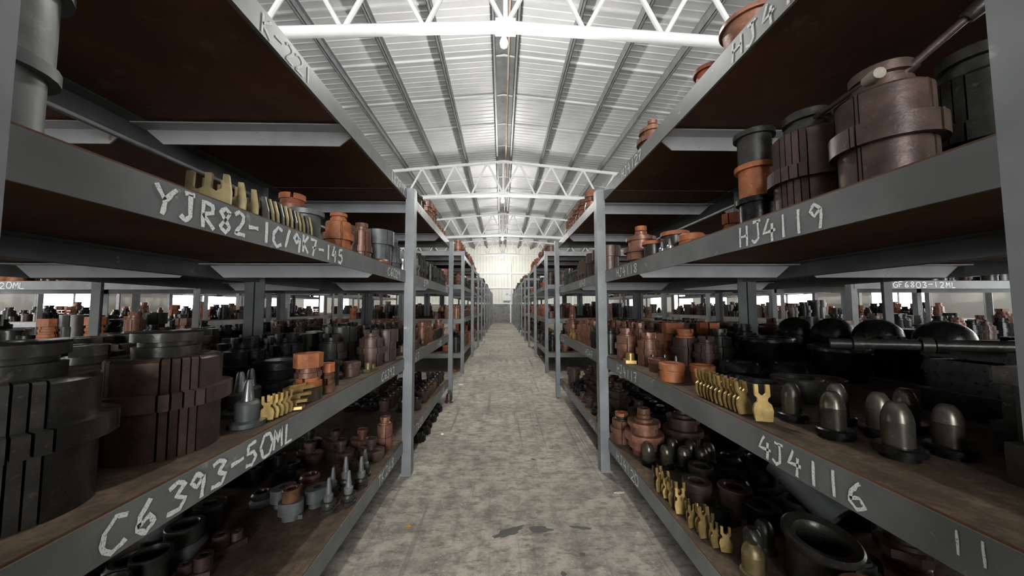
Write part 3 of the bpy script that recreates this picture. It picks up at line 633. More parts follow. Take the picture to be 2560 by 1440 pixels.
def blk():
    m1 = MB().box(-.10, .10, -.09, .09, 0, .07).mesh('lower_block', False); m2 = MB().box(-.085, .085, -.075, .075, .07, .16).mesh('upper_block', False)
    fin = MB().box(-.012, .012, -.012, .012, 0, .17).mesh('fin', False)
    cap = MB().prism([(-.10, -.085), (.10, -.085), (.11, -.05), (.11, .085), (-.10, .085)], .17, .20).mesh('cap_plate', False)
    kind('block', 'finned die block', 'die', .13, .20, [('lower_block', m1), ('upper_block', m2), ('cap_plate', cap)])
    KIND['block']['extra'] = [('fin', fin, (x, y, 0)) for x in (-.095, -.06, -.025, .01) for y in (-.095,)] + [('fin', fin, (.105, y, 0)) for y in (-.06, -.02, .02)]
blk()
kind('plates', 'flat plate offcut', 'plate', .06, .02, [('plate', MB().prism([(-.06, -.03), (.05, -.04), (.062, .0), (.03, .035), (-.02, .04), (-.058, .02)], 0, .012).mesh('plate', False)), ('rib', MB().box(-.04, .03, -.006, .006, .012, .022).mesh('rib', False))])
kind('bell', 'rusty bell-shaped stop', 'bell', .05, .11, [('skirt', MB().lathe([(0, 0), (.05, 0), (.048, .014), (.036, .02), (0, .02)], 20)), ('dome', MB().lathe([(.036, .019), (.034, .07), (.026, .096), (.01, .108), (0, .11)], 20))])

# ------------------------------------------------------------------ placing
ITEMS = []          # every placed thing, for labels and for keeping the rest clear of it
COLW = {'black_steel': 'black', 'dark_steel': 'dark grey', 'brown_steel': 'dark brown', 'copper_brown': 'copper-brown', 'orange_rust': 'rusty orange', 'red_rust': 'rust-red', 'bright_steel': 'bright steel', 'grey_steel': 'grey', 'brass': 'golden', 'old_brass': 'dull golden', 'bone_white': 'white', 'gunmetal': 'gunmetal'}
NAMES = {'exp_big': 'expander_die', 'exp_tall': 'expander_die', 'exp_fin': 'expander_die', 'exp_med': 'expander_die', 'exp_slim': 'expander_die', 'sleeve_seg': 'sleeve_die', 'stepped': 'stepped_die', 'stack': 'ring_stack', 'spool': 'flanged_spool', 'bush': 'steel_bushing', 'ring': 'steel_ring', 'flangering': 'flanged_ring', 'wheel': 'wheel_ring', 'bigring': 'open_ring', 'bullet': 'bullet_mandrel', 'bullet_s': 'bullet_plug', 'pin': 'taper_pin', 'spike': 'spiked_pin', 'pot': 'flanged_pot', 'dome': 'domed_cap', 'cup': 'steel_cup', 'fork': 'fork_plate', 'comb': 'slotted_plate', 'oval': 'oval_die', 'ovalblk': 'oval_block', 'gear': 'notched_flange', 'gearblk': 'toothed_hub', 'nut': 'hexagonal_nut', 'lump': 'lug_bracket', 'tube': 'steel_tube', 'flangetube': 'flared_tube', 'block': 'die_block', 'plates': 'plate_offcut', 'bell': 'bell_stop'}
def put(k, mat, x, y, z, shelf, rz=None, s=1.0, rot=None, label=None, over=None, stacked=False, simple=False):
    if k in ('fork', 'comb'): z += .0045
    K = KIND[k]; rz = random.uniform(0, TAU) if rz is None else rz
    rot = rot or (0, 0, rz)
    if len(K['parts']) == 1:
        p = K['parts'][0]; root = link(NAMES[k], p[1], p[2] or mat, None, (x, y, z), rot)
    else:
        root = empty(NAMES[k], (x, y, z)); root.rotation_euler = rot
        for i, p in enumerate(K['parts']):
            m = (over or {}).get(p[0]) or p[2] or mat
            link(p[0], p[1], m, root, (0, 0, 0), (0, 0, p[3]))
        for n, me, lc in K.get('extra', []): link(n, me, mat, root, lc)
    root.scale = (s, s, s)
    ITEMS.append(dict(o=root, k=k, m=mat, x=x, y=y, z=z, r=K['rad'] * s, shelf=shelf, label=label, st=stacked))
    root['category'] = K['cat']
    return root
def free(x, y, z, r, shrink=0.96):
    for i in ITEMS:
        if abs(i['z'] - z) < 0.12 and (i['x'] - x) ** 2 + (i['y'] - y) ** 2 < ((i['r'] + r) * shrink) ** 2: return False
    return True
PL = 0.0055
zl = lambda i: LV1[i] + PL
S = {('L', 0): 'TK268 shelf', ('L', 1): 'C6393 shelf', ('L', 2): 'YJR82 shelf', ('L', 3): 'K-221 shelf', ('R', 0): 'HJ4120 shelf', ('R', 1): '4J4116 shelf', ('R', 2): 'HJ4119 shelf', ('R', 3): 'HJ4127 shelf'}

# --- right rack, third shelf (HJ4119)
z = zl(2); sh = S['R', 2]
put('exp_fin', 'dark_steel', 1.215, 0.775, z, sh, 0.35, 1.15)
put('exp_tall', 'brown_steel', 0.94, 0.765, z, sh, 3.35, 1.0)
put('exp_fin', 'brown_steel', 0.95, 0.975, z, sh, 2.35, 1.0, over={'neck': 'dark_steel'})
for i, m in enumerate(('black_steel', 'orange_rust', 'dark_steel')):
    put('spool', m, 0.915, 1.145, z + i * 0.1205, sh, 0.3 * i, 1.0, stacked=i > 0, label=('black flanged spool, lowest of the stack of three on the HJ4119 shelf', 'rusty orange flanged spool, middle of the stack of three on the HJ4119 shelf', 'dark grey flanged spool, topmost of the stack of three on the HJ4119 shelf')[i])
put('stepped', 'copper_brown', 0.93, 2.17, z, sh, 0.4, 1.08, over={'crown': 'orange_rust'})
put('stepped', 'copper_brown', 1.16, 2.22, z, sh, 0.9, 0.95); put('stepped', 'copper_brown', 1.02, 2.32, z, sh, 0.9, 0.62)
put('spool', 'dark_steel', 0.90, 1.93, z, sh, 0, 1.0, over={'flange': 'orange_rust'})
put('spool', 'dark_steel', 0.93, 1.74, z, sh, 0, 1.12, over={'flange': 'orange_rust'})
put('bush', 'orange_rust', 0.92, 1.57, z, sh, 0, 1.0); put('pin', 'bright_steel', 0.83, 1.60, z, sh, 0, .55); put('pin', 'bright_steel', 0.83, 1.68, z, sh, 0, .55)
put('stack', 'orange_rust', 1.05, 1.46, z, sh, 0.4, 0.85)
# --- right rack, second shelf (4J4116)
z = zl(1); sh = S['R', 1]
for (x, y, s) in ((0.905, 1.03, .86), (0.90, 0.895, .92), (1.02, 1.0, .9), (1.025, .89, .9), (0.935, .775, .96), (1.15, .93, .9), (1.06, .775, .9)):
    put('bullet', 'gunmetal', x, y, z, sh, 0, s * 0.88, over={'base_flange': 'black_steel'})
for i in range(11):
    y = 1.315 - i * 0.0235
    put('fork', 'brass', 0.795 + 0.002 * math.sin(i), y, z + .001, sh, rot=(R_(-9 + 2 * math.sin(i * 3)), 0, R_(4)), s=0.97)
put('fork', 'brass', 0.80, 1.012, z, sh, rot=(R_(-4), 0, R_(-14)), s=1.05)
put('bigring', 'dark_steel', 0.975, 1.235, z, sh, 0, .82); put('bigring', 'dark_steel', 1.13, 1.26, z, sh, 0, .95); put('bigring', 'brown_steel', 1.28, 1.30, z, sh, 0, .8)
put('flangering', 'black_steel', 1.20, 1.66, z, sh, 0, 1.05); put('flangering', 'black_steel', 1.02, 1.42, z, sh, 0, .72); put('flangering', 'black_steel', 1.42, 1.62, z, sh, 0, 1.0)
put('pot', 'black_steel', 1.52, 1.88, z, sh, 0, 1.06); put('pot', 'black_steel', 1.64, 1.58, z, sh, 0, .95)
put('exp_med', 'copper_brown', 0.86, 2.28, z, sh, .2, 1.05); put('exp_med', 'copper_brown', 0.90, 2.03, z, sh, .8, 1.0); put('sleeve_seg', 'copper_brown', 1.00, 2.20, z, sh, .5, .85)
put('exp_med', 'brown_steel', 1.13, 2.03, z, sh, .2, 1.1, over={'crown': 'orange_rust', 'neck': 'orange_rust'}); put('exp_med', 'dark_steel', 1.34, 2.03, z, sh, .2, 1.1)
put('stack', 'orange_rust', 1.18, 2.27, z, sh, .2, 1.35); put('stack', 'orange_rust', 1.42, 2.26, z, sh, .9, 1.35); put('exp_med', 'black_steel', 1.62, 2.2, z, sh, .9, 1.2)
for (x, y, s) in ((0.86, 1.83, .85), (0.82, 1.60, 1.0), (0.945, 1.56, .95)):
    put('bush', 'orange_rust' if s > .9 else 'copper_brown', x, y, z, sh, 0, s)
for x, y in ((.88, 1.93), (.95, 1.93), (.99, 1.88)): put('pin', 'bright_steel', x, y, z, sh, 0, .6)
put('lump', 'copper_brown', 0.87, 1.70, z, sh, .4, 1.0); put('lump', 'brass', 0.815, 2.12, z, sh, 1.4, .9)
for i, (x, y, r) in enumerate(((1.33, .74, .2), (1.60, .74, .0), (1.56, 1.03, .1), (1.12, .545, 1.6))):
    put('block', 'black_steel' if i < 3 else 'dark_steel', x, y, z, sh, r, 1.0 + .05 * i)
def bar(label, p, q, r, mat, collars, ends=None):
    p, q = Vector(p), Vector(q); d = (q - p); L = d.length
    t = tag(empty('steel_bar', p), label, 'bar'); t.rotation_euler = d.to_track_quat('Z', 'Y').to_euler()
    link('shaft', MB().tube((0, 0, 0), (0, 0, L), r, 12).mesh('shaft'), mat, t)
    for c in collars: link('collar', MB().tube((0, 0, c * L - .012), (0, 0, c * L + .012), r * 1.5, 14).mesh('collar'), mat, t)
    if ends: link('end_knob', MB().lathe([(0, -.02), (r * 1.6, -.018), (r * 1.9, 0), (r * 1.6, .02), (0, .024)], 12).mesh('end_knob'), ends, t, (0, 0, L))
    return t
bar('long dull steel bar with collars lying across the black die blocks', (1.13, 1.12, z + .228), (1.66, .70, z + .25), .017, 'dark_steel', (.1, .32, .36))
bar('thin iron lever with a white knob leaning on the finned expander die', (0.94, .93, 1.735), (0.885, 0.735, 1.715), .008, 'brown_steel', (.06,), 'bone_white')
bar('thin iron lever with a bolt head leaning on the tall expander die', (0.955, 0.725, 1.725), (1.01, 0.64, 1.80), .009, 'brown_steel', (.05,), 'dark_steel')
# --- right rack, bottom shelf (HJ4120)
z = zl(0); sh = S['R', 0]
put('stepped', 'copper_brown', .905, 2.14, z, sh, .5, 1.13); put('stepped', 'brown_steel', 1.19, 2.20, z, sh, .3, 1.15); put('exp_med', 'copper_brown', .83, 2.33, z, sh, .2, 1.0, over={'neck': 'dark_steel', 'crown': 'orange_rust'}); put('stepped', 'brown_steel', 1.02, 2.50, z, sh + ', far bay', .2, .9)
for (x, y) in ((.865, 1.99), (.955, 1.955), (1.045, 1.93), (1.045, 2.06), (1.14, 1.92), (1.13, 2.01), (1.22, 1.98)):
    put('bullet_s', 'gunmetal', x, y, z, sh, 0, 1.0, over={'base_flange': 'black_steel'})
for i, (x, y) in enumerate(((.80, 1.745), (.795, 1.70), (.81, 1.66), (.80, 1.635), (.815, 1.605), (.80, 1.58), (.82, 1.555), (.80, 1.515), (.81, 1.46), (.80, 1.425), (.82, 1.39), (.815, 1.36), (.83, 1.335), (.825, 1.305), (.845, 1.28))):
    put('fork', 'brass' if i % 4 else 'old_brass', x, y, z, sh, rot=(R_(-6 + 4 * math.sin(i * 2.3)), 0, R_(8 + 25 * math.sin(i * 1.7))), s=.95 + .15 * math.sin(i * 1.3))
put('bush', 'brown_steel', .935, 1.62, z, sh, 0, 1.12); put('bush', 'brown_steel', 1.07, 1.55, z, sh, 0, 1.2); put('bush', 'black_steel', 1.10, 1.42, z, sh, 0, 1.1); put('lump', 'black_steel', .95, 1.45, z, sh, .3, 1.0); put('ring', 'black_steel', 1.235, 1.60, z, sh, 0, .95)
put('pot', 'black_steel', 1.50, 2.24, z, sh, 0, .95)
put('tube', 'grey_steel', 1.37, 1.36, z + .068, sh, rot=(R_(58), 0, R_(200)), s=1.0, label='grey thick steel tube tipped over on the HJ4120 shelf')
put('flangetube', 'dark_steel', 1.045, 1.13, z + .016, sh, rot=(R_(10), R_(0), 0), s=1.04); put('flangetube', 'copper_brown', 1.02, .91, z, sh, 0, .9)
put('bullet_s', 'old_brass', .86, 1.165, z, sh, 0, .95); put('bullet_s', 'dark_steel', .915, 1.24, z, sh, 0, .95); put('bullet_s', 'dark_steel', 1.0, 1.30 - .01, z, sh, 0, .9)
put('gear', 'copper_brown', 1.40, 1.16, z, sh, .4, 1.05); put('gear', 'brown_steel', 1.40, 1.16, z + .075, sh, .2, .95, stacked=True); put('nut', 'grey_steel', 1.23, 1.17, z, sh, .3, 1.0)
for x, y in ((1.49, 1.63), (1.52, 1.44), (1.66, 1.55), (1.38, 1.78), (1.62, 1.28)): put('flangetube', 'black_steel', x, y, z, sh, 0, .82)
# --- right rack, top shelf (HJ4127): only what overhangs the front edge shows
z = zl(3); sh = S['R', 3]
put('pot', 'copper_brown', .89, 1.10, z, sh, 0, .8); put('stepped', 'copper_brown', .88, 1.86, z, sh, .4, .85); put('spool', 'red_rust', .86, 1.30, z, sh, 0, .9)
# --- left rack, third shelf (YJR82)
z = zl(2); sh = S['L', 2]
for i in range(3):
    put('comb', 'old_brass', -.775 - .004 * i, .885 + i * .055, z, sh, rot=(R_(-5), 0, R_(18 + 6 * i)), s=.82)
for i in range(11):
    put('comb', 'old_brass' if i % 3 else 'dark_steel', -.772, 1.045 + i * .024, z, sh, rot=(R_(10 + 3 * math.sin(i)), 0, R_(12)), s=.70)
put('spool', 'grey_steel', -.80, 1.36, z, sh, 0, 1.06)
put('exp_med', 'orange_rust', -.93, 1.48, z, sh, .5, 1.18, over={'segments': 'copper_brown'})
put('exp_tall', 'orange_rust', -.855, 1.745, z, sh, 2.3, .72); put('exp_slim', 'copper_brown', -.80, 1.90, z, sh, 0, .95); put('stack', 'copper_brown', -.93, 1.965, z, sh, 0, 1.2)
put('sleeve_seg', 'grey_steel', -.82, 2.22, z, sh, .4, 1.12); put('ring', 'copper_brown', -.745, 2.06, z, sh, 0, .7); put('exp_slim', 'grey_steel', -.79, 2.38 - .05 + .08, z, sh + ', far bay', 0, 1.0)
put('spool', 'grey_steel', -.825, .53, z, sh, 0, 1.2, label='grey flanged spool, lower of the pair beside the near post on the YJR82 shelf')
put('spool', 'grey_steel', -.82, .53, z + .1445, sh, 0, 1.28, label='grey flanged spool, upper of the pair beside the near post on the YJR82 shelf', stacked=True)
# --- left rack, second shelf (C6393)
z = zl(1); sh = S['L', 1]
put('exp_big', 'brown_steel', -.865, .895, z, sh, 2.9, 1.0, over={'neck': 'dark_steel'}); put('exp_big', 'dark_steel', -.865, .615, z, sh, 2.9, 1.0); put('exp_big', 'brown_steel', -1.16, .66, z, sh, 2.6, .95); put('exp_med', 'dark_steel', -1.12, .92, z, sh, .5, 1.3)
put('exp_big', 'dark_steel', -1.42, .75, z, sh, .5, .95)
put('pin', 'grey_steel', -.775, 1.055, z, sh, 0, 1.05, over={'spike': 'bright_steel'}); put('pin', 'grey_steel', -.875, 1.155, z, sh, 0, 1.1, over={'spike': 'bright_steel'}); put('pin', 'grey_steel', -.91, 1.25, z, sh, 0, 1.05, over={'spike': 'bright_steel'})
for i in range(5): put('fork', 'brass', -.735 + .003 * i, 1.085 + i * .018, z, sh, rot=(R_(6), 0, R_(20 + 8 * i)), s=.72)
for i in range(4): put('plates', 'brass', -.742, 1.20 + .018 * i, z + .004 + i * .0185, sh, .5 + .2 * i, .80, stacked=i > 0, label='golden flat plate offcut, %s from the bottom of the pile on the C6393 shelf' % ord_word[i])
put('wheel', 'black_steel', -.90, 1.385, z, sh, 0, .88); put('wheel', 'black_steel', -.90, 1.385, z + .076, sh, .3, .86, stacked=True, label='black dished wheel ring with bright bore, upper of two on the C6393 shelf')
put('flangering', 'black_steel', -1.06, 1.17, z, sh, 0, .95); put('bush', 'black_steel', -1.02, 1.02 + .3, z, sh, 0, .7)
put('stack', 'orange_rust', -.755, 1.335, z, sh, .3, .98, over={'base_ring': 'brown_steel', 'middle_segment': 'copper_brown'}); put('stack', 'copper_brown', -.745, 1.45, z, sh, .7, .66, over={'upper_segment': 'orange_rust'})
put('spool', 'dark_steel', -.80, 1.57, z, sh, 0, .9); put('ring', 'brown_steel', -.85, 1.70, z, sh, 0, .8); put('bush', 'brown_steel', -.79, 1.78, z, sh, 0, .85); put('lump', 'old_brass', -.735, 1.80 + .1, z, sh, 1.3, .7)
put('exp_med', 'brown_steel', -.81, 2.10, z, sh, .3, 1.1); put('sleeve_seg', 'brown_steel', -.79, 2.30, z, sh, .2, .95); put('exp_med', 'dark_steel', -.96, 1.92, z, sh, .3, 1.05); put('exp_med', 'black_steel', -1.07, 1.70, z, sh, .3, 1.15); put('exp_med', 'black_steel', -1.10, 1.47, z, sh, .3, 1.15); put('stack', 'red_rust', -1.27, 1.36, z, sh, .3, 1.2)
# --- left rack, bottom shelf (TK268)
z = zl(0); sh = S['L', 0]
for i, (x, y, m) in enumerate(((-1.16, 2.10, 'brown_steel'), (-.985, 2.12, 'brown_steel'), (-.81, 2.14, 'brown_steel'), (-1.28, 2.30, 'dark_steel'), (-1.10, 2.29, 'brown_steel'), (-.93, 2.30, 'copper_brown'))):
    put('oval', m, x, y, z, sh, -.25, 1.0)
put('exp_slim', 'copper_brown', -.78, 2.29, z, sh, .4, .9)
for x, y, s in ((-.795, 1.60, 1), (-.732, 1.66, 1.0), (-.735, 1.81, 1.0), (-.81, 1.80, 1.05), (-.76, 1.92, .95), (-.84, 1.73, .9)): put('spike', 'dark_steel', x, y, z, sh, 0, s * .95, over={'shaft': 'grey_steel'})
for x, y in ((-1.03, 1.65), (-.87, 1.645)): put('ovalblk', 'grey_steel', x, y, z, sh, .9, .85)
put('ring', 'grey_steel', -1.14, 1.665, z, sh, 0, .68); put('ring', 'dark_steel', -1.14, 1.665, z + .032, sh, 0, .6, stacked=True)
put('ovalblk', 'grey_steel', -.93, 1.545, z, sh, .2, .8); put('bush', 'copper_brown', -.93, 1.545, z + .0815, sh, 0, .62, stacked=True); put('bush', 'copper_brown', -.97, 1.76, z, sh, 0, .7); put('ring', 'copper_brown', -.97, 1.76, z + .06, sh, 0, .65, stacked=True)
for x, y in ((-.87, 1.86), (-.93, 1.97), (-1.06, 1.87), (-.84, 1.99)): put('lump', 'brown_steel', x, y, z, sh, None, .8)
put('spool', 'dark_steel', -1.24, 1.50, z, sh, 0, .85, over={'flange': 'dark_steel'}); put('ring', 'grey_steel', -1.21, 1.455 - .1, z, sh, 0, 1.0); put('bigring', 'dark_steel', -1.21, 1.455 - .1, z + .046, sh, 0, .68, stacked=True); put('bush', 'grey_steel', -1.36, 1.42, z, sh, 0, 1.1)
put('oval', 'dark_steel', -1.36, 1.60, z, sh, .6, .9); put('gear', 'black_steel', -1.18, 1.95, z, sh, .6, .9)

# --- everything else on the shelves: rows of like parts, front edge to back
def fill(shelf, side, xa, depth, y0, y1, z, pal, rows, seed, hmax=.5, prob=.92, jitter=.008, run=(2, 5), s=(.9, 1.15)):
    rnd = random.Random(seed); d = 0.015
    for r in range(rows):
        y = y0 + rnd.uniform(.02, .08); left = 0; rowr = 0
        while y < y1 - .05:
            if left <= 0:
                k, m = rnd.choice(pal); left = rnd.randint(*run); sc = rnd.uniform(*s)
            K = KIND[k]; rr = K['rad'] * sc
            if K['h'] * sc > hmax or y + 2 * rr > y1: left = 0; y += .05; continue
            x = xa + side * (d + rr + rnd.uniform(0, jitter)); yy = y + rr
            if d + 2 * rr < depth and rnd.random() < prob and free(x, yy, z, rr):
                put(k, m, x, yy, z, shelf, rnd.uniform(0, TAU), sc)
                rowr = max(rowr, rr)
            y += 2 * rr + rnd.uniform(.004, .03); left -= 1
        d += 2 * max(rowr, .05) + .01
        if d > depth - .08: break
DARK = [('exp_med', 'black_steel'), ('exp_med', 'dark_steel'), ('bush', 'black_steel'), ('flangering', 'black_steel'), ('sleeve_seg', 'dark_steel'), ('spool', 'black_steel'), ('exp_med', 'brown_steel')]
RUST = [('exp_med', 'copper_brown'), ('stack', 'orange_rust'), ('exp_slim', 'copper_brown'), ('stepped', 'copper_brown'), ('bush', 'orange_rust'), ('exp_med', 'brown_steel'), ('sleeve_seg', 'copper_brown'), ('spool', 'brown_steel')]
SMALL = [('ring', 'black_steel'), ('lump', 'black_steel'), ('gearblk', 'black_steel'), ('bush', 'dark_steel'), ('cup', 'dark_steel'), ('lump', 'brown_steel'), ('ring', 'dark_steel')]
MIX = DARK + RUST
B = ', far bay'
for i in range(9): put('fork', 'brass', XR + .035 + .004 * (i % 3), 3.62 + i * .024, zl(1), S['R', 1] + B, rot=(R_(5 + 3 * math.sin(i)), 0, R_(10)), s=1.0)
# left front rack
fill(S['L', 1], -1, XL, .98, Y0 + .1, Y1 - .02, zl(1), DARK + [('stack', 'red_rust'), ('exp_med', 'brown_steel')], 6, 11, .32)
fill(S['L', 0], -1, XL - .3, .66, 1.0, Y1 - .02, zl(0), SMALL, 5, 12, .2, .8)
fill(S['L', 2], -1, XL - .02, .2, 2.0, Y1 - .02, zl(2), RUST, 1, 13, .3)
fill(S['L', 1] + B, -1, XL, .98, Y1 + .04, Y2 - .03, zl(1), DARK[:3] + RUST + SMALL, 4, 14, .3)
fill(S['L', 0] + B, -1, XL - .02, .98, 3.0, Y2 - .03, zl(0), [('cup', 'dark_steel'), ('bush', 'black_steel'), ('cup', 'brown_steel'), ('ring', 'black_steel'), ('bullet_s', 'black_steel')], 5, 15, .3)
fill(S['L', 2] + B, -1, XL, .3, Y1 + .06, Y2 - .03, zl(2), [('exp_slim', 'dark_steel'), ('sleeve_seg', 'dark_steel'), ('exp_med', 'dark_steel'), ('cup', 'bright_steel')], 2, 16, .4)
fill(S['L', 3] + B, -1, XL, .3, 2.7, Y2 - .03, zl(3), [('stack', 'copper_brown'), ('spool', 'brown_steel'), ('bush', 'copper_brown')], 1, 17, .4)
# right front rack
fill(S['R', 1], 1, XR + .1, .9, 1.75, Y1 - .02, zl(1), RUST + DARK[:3], 6, 21, .3)
fill(S['R', 1], 1, XR + .5, .5, Y0 + .1, 1.75, zl(1), [('pot', 'black_steel'), ('flangering', 'black_steel'), ('block', 'black_steel')], 4, 22, .3)
fill(S['R', 0], 1, XR + .22, .75, .9, Y1 - .02, zl(0), SMALL + [('flangetube', 'black_steel'), ('flangering', 'black_steel')], 6, 23, .25, .85)
fill(S['R', 1] + B, 1, XR, .98, Y1 + .04, Y2 - .03, zl(1), RUST + [('exp_med', 'brown_steel'), ('exp_med', 'dark_steel'), ('stepped', 'brown_steel')], 5, 24, .3)
fill(S['R', 0] + B, 1, XR, .98, Y1 + .04, Y2 - .03, zl(0), SMALL + [('sleeve_seg', 'brown_steel'), ('stepped', 'brown_steel')], 5, 25, .3)
fill(S['R', 2] + B, 1, XR, .3, Y1 + .06, Y2 - .03, zl(2), [('exp_slim', 'brown_steel'), ('sleeve_seg', 'brown_steel'), ('exp_med', 'dark_steel'), ('spool', 'dark_steel'), ('exp_med', 'copper_brown')], 2, 26, .4)
fill(S['R', 3] + B, 1, XR, .3, 2.9, Y2 - .03, zl(3), [('stepped', 'copper_brown'), ('exp_med', 'copper_brown'), ('stack', 'copper_brown')], 1, 27, .4, .8)
# backing rows, second shelf seen through the racks
for s, nm in ((-1, 'shelf behind the C6393 shelf'), (1, 'shelf behind the HJ4119 shelf')):
    x1 = (XL if s < 0 else XR) + s * (DEP + 0.07)
    if s > 0:
        for i, (x, y) in enumerate(((2.06, 2.28), (2.10, 2.06), (2.14, 1.84), (2.2, 1.6))): put('dome', 'black_steel', x, y, zl(1), nm, 0, 1.0)
        put('pot', 'dark_steel', 2.25, 1.25, zl(1), nm, 0, 1.2); put('pot', 'dark_steel', 2.55, 1.30, zl(1), nm, 0, 1.2); put('exp_big', 'brown_steel', 2.02, .95, zl(1), nm, 0, 1.0)
    fill(nm, s, x1, .98, Y0 + .1, Y1 - .02, zl(1), MIX, 4, 31 + s, .32, .9)
    fill(nm + B, s, x1, .98, Y1 + .03, Y2 - .02, zl(1), MIX, 4, 41 + s, .32, .9)
# second aisle racks
zz = lambda i: LV2[i] + PL
for s, nm in ((-1, 'left'), (1, 'right')):
    xa = (XL2, XR2)[s > 0]
    for li in range(4):
        for bi in range(2):
            a, b = ROWY[0][bi], ROWY[0][bi + 1]
            shn = 'second %s rack, %s shelf' % (nm, ('bottom', 'second', 'third', 'top')[li]) + (B if bi else '')
            fill(shn, s, xa, .98, a + .06, b - .04, zz(li), RUST if li in (1, 3) else MIX, (3, 3, 2, 1)[li] if not bi else 2, 51 + s + 7 * li + bi, .3, .9, s=(1.0, 1.4))
# on the floor
put('bell', 'brown_steel', -.655, 4.20, 0.0, 'floor', 0, 1.1, label='rusty brown bell-shaped stop on the floor against a rack post')
for i, (x, y) in enumerate(((-.74, 3.02), (-.73, 3.18), (-.75, 3.34), (-.74, 3.52), (-.75, 3.68), (-.74, 3.84), (-.90, 3.1), (-.90, 3.27), (-.90, 3.45), (-.90, 3.66))):
    put('gearblk', 'black_steel', x, y, 0.0, 'floor under the TK268 shelf', None, 1.35)
put('lump', 'red_rust', -.86, 6.1, 0.0, 'floor', .5, .8, label='small rust-red lug on the floor by the second rack post')
put('lump', 'old_brass', .92, 7.7, 0.0, 'floor', .5, .9, label='small dull golden lug on the floor under the second rack')

# remaining racks: what fills their shelves is too far off or too deep in shade to pick apart; the rear filling is unseen and added
def heap(name, label, regions, seed):
    rnd = random.Random(seed); groups = {}
    picks = [('exp_med', 'black_steel'), ('exp_med', 'brown_steel'), ('stack', 'copper_brown'), ('stack', 'orange_rust'), ('bush', 'black_steel'), ('spool', 'dark_steel'), ('exp_med', 'black_steel'), ('bush', 'dark_steel'), ('spool', 'brown_steel'), ('sleeve_seg', 'dark_steel'), ('exp_slim', 'copper_brown'), ('flangering', 'black_steel'), ('exp_med', 'dark_steel')]
    mats = ['copper_brown', 'brown_steel', 'orange_rust', 'dark_steel', 'black_steel']
    v = []; f = []; mi = []
    cache = {}
    for k, _ in picks:
        if k in cache: continue
        vv = []; ff = []
        for p in KIND[k]['parts']:
            o = len(vv); M = Matrix.Rotation(p[3], 3, 'Z')
            vv += [M @ q.co for q in p[1].vertices]; ff += [tuple(i + o for i in q.vertices) for q in p[1].polygons]
        cache[k] = (vv, ff)
    for (x0, x1, y0, y1, z, dens) in regions:
        y = y0
        while y < y1 - .1:
            x = x0; step = .16
            while x < x1 - .05:
                k, m = rnd.choice(picks); sc = rnd.uniform(.9, 1.5); rr = KIND[k]['rad'] * sc
                if rnd.random() < dens and x + 2 * rr < x1:
                    vv, ff = cache[k]; o = len(v); a = rnd.uniform(0, TAU); ca, sa = math.cos(a) * sc, math.sin(a) * sc
                    cx, cy = x + rr, y + rr
                    v += [(q.x * ca - q.y * sa + cx, q.x * sa + q.y * ca + cy, q.z * sc + z) for q in vv]
                    f += [tuple(i + o for i in q) for q in ff]; mi += [mats.index(m)] * len(ff)
                    step = max(step, 2 * rr)
                x += 2 * rr + rnd.uniform(.0, .05)
            y += step + .02
    me = bpy.data.meshes.new(name); me.from_pydata(v, [], f); me.update()
    for m in mats: me.materials.append(MATS[m])
    me.polygons.foreach_set('material_index', mi)
    me.polygons.foreach_set('use_smooth', [True] * len(f)); me.set_sharp_from_angle(angle=R_(35))
    o = bpy.data.objects.new(name, me); col.objects.link(o)
    return tag(o, label, 'dies', kind='stuff')
reg = []
for s in (-1, 1):
    xa = (XL2, XR2)[s > 0]
    for ys in ROWY[1:]:
        for li in range(4):
            a, b = sorted((xa + s * .01, xa + s * (.55 if li else .9))); reg.append((a, b, ys[0] + .08, ys[-1] - .08, zz(li), .8))
heap('distant_dies', 'dark and rusty dies crowding the shelves of the distant aisle racks', reg, 3)
reg = []
for s in (-1, 1):
    a, b = sorted(((XL, XR)[s > 0] + s * .01, (XL, XR)[s > 0] + s * .98))
    for li in range(3): reg.append((a, b, -3.6, .1, zl(li), .95))
heap('rear_blocker_dies', 'unseen dark and rusty dies filling the added racks to block gateway light', reg, 5)  # unseen filling, added so the rear racks block gateway light
reg = []
for s in (-1, 1):
    xa = (XL2, XR2)[s > 0] + s * (DEP + .06)
    a, b = sorted((xa, xa + s * .95))
    for li in (1, 2): reg.append((a, b, 6.1, 9.85, zz(li), .75))
    a, b = sorted((s * 4.75, s * 5.65))
    for li in (1, 2):
        reg.append((a, b, 5.5, 9.25, zz(li), .7)); reg.append((a, b, 11.1, 14.85, zz(li), .7))
    a, b = sorted((s * 7.25, s * 8.15))
    for li in (1, 2): reg.append((a, b, 5.5, 13.2, zz(li), .6))
    x0 = 3.62 if s > 0 else -2.95
    a, b = sorted((x0 + s * .06, x0 + s * 3.9)); reg.append((a, b, 3.36, 4.25, zl(1), .8)); reg.append((a, b, 3.36, 4.25, zl(2), .6))
heap('outer_dies', 'dark and rusty dies crowding the racks beyond the backing rows', reg, 4)

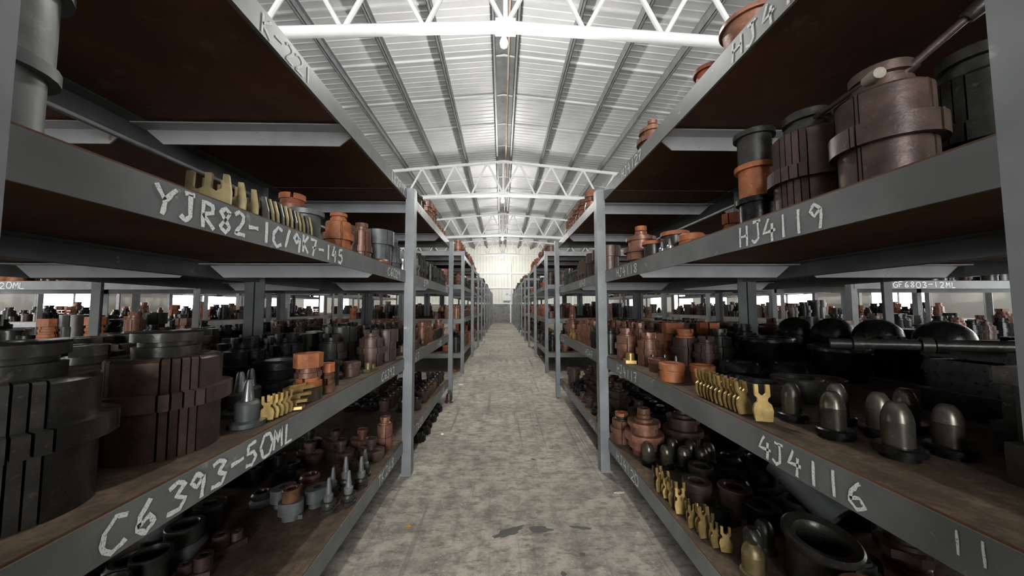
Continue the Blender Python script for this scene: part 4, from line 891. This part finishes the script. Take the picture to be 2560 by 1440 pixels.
# floor litter and stains
def blob(name, x, y, rx, ry, rot, mat, label, cat, seed, th=.0015):
    rnd = random.Random(seed); n = 22
    pts = []
    for k in range(n):
        a = TAU * k / n; q = 1 + rnd.uniform(-.22, .22)
        px, py = rx * q * math.cos(a), ry * q * math.sin(a); pts.append((px * math.cos(rot) - py * math.sin(rot), px * math.sin(rot) + py * math.cos(rot)))
    o = build(name, MB().prism(pts, 0, th), mat, None, loc=(x, y, 0.0005)); tag(o, label, cat); return o
blob('oil_stain', .035, 1.80, .085, .026, .45, 'oil', 'dark oil stain on the floor, elongated, nearer the C6393 rack', 'stain', 1)
blob('oil_stain', .20, 1.815, .060, .024, -.15, 'oil', 'dark oil stain on the floor, oval, nearer the HJ4119 rack', 'stain', 2)
blob('oil_stain', .42, 1.82, .055, .010, -.2, 'oil', 'thin dark oil streak on the floor close to the HJ4120 shelf', 'stain', 3)
blob('oil_stain', .27, 1.52, .014, .012, 0, 'oil', 'small round oil spot on the floor below the two larger stains', 'stain', 4)
blob('oil_stain', .38, 1.63, .013, .010, 0, 'oil', 'small oil spot on the floor beside the wheel marks', 'stain', 5)
blob('oil_stain', .24, 2.62, .020, .010, -.5, 'oil', 'small dark spot on the floor in the middle of the aisle', 'stain', 6)
blob('fallen_leaf', -.504, 1.867, .016, .008, 0, 'leaf_orange', 'bright orange scrap lying on the floor beside the TK268 shelf', 'scrap', 7, .004)
blob('paper_scrap', -.62, 5.1, .03, .016, .1, 'paper_white', 'crumpled white paper scrap on the floor in the cross aisle', 'scrap', 8, .015)
blob('paper_scrap', -.55, 3.15, .012, .010, .1, 'paper_white', 'tiny white paper scrap on the floor by the front rack post', 'scrap', 9, .01)
blob('wood_chip', .74, 2.14, .030, .007, .05, 'bone_white', 'pale wood splinter on the floor by the HJ4120 shelf post', 'scrap', 10, .006)
blob('wood_chip', -.42, 3.15, .022, .005, .6, 'bone_white', 'pale stick on the floor near the front rack post', 'scrap', 11, .006)

# ------------------------------------------------------------------ labels for the shelved parts
def label_all():
    by = {}
    for it in ITEMS:
        if it['label']:
            it['o']['label'] = it['label']; it['o']['group'] = 'parts on the ' + it['shelf']; continue
        by.setdefault((it['shelf'], it['k'], it['m']), []).append(it)
    for (shelf, k, m), L in by.items():
        noun = KIND[k]['noun']; cw = COLW[m]
        if cw in ('golden', 'dull golden') and noun.startswith('brass'): cw = '' if cw == 'golden' else 'dull'
        head = (cw + ' ' + noun).strip()
        pre = 'on the ' if not shelf.startswith('floor') else 'on the '
        L.sort(key=lambda i: i['x'] ** 2 + i['y'] ** 2)
        for n, it in enumerate(L):
            o = it['o']; o['group'] = 'parts on the ' + shelf
            if len(L) == 1: o['label'] = '%s %s%s' % (head, pre, shelf); continue
            w_n = ord_word[n] if n < 20 else 'twenty-' + ord_word[n - 20] if n < 29 else 'thirty-' + ord_word[n - 30] if n > 29 else 'thirtieth'
            o['label'] = '%s %s%s, %s nearest' % (head, pre, shelf, w_n) if n else '%s %s%s, nearest' % (head, pre, shelf)
label_all()
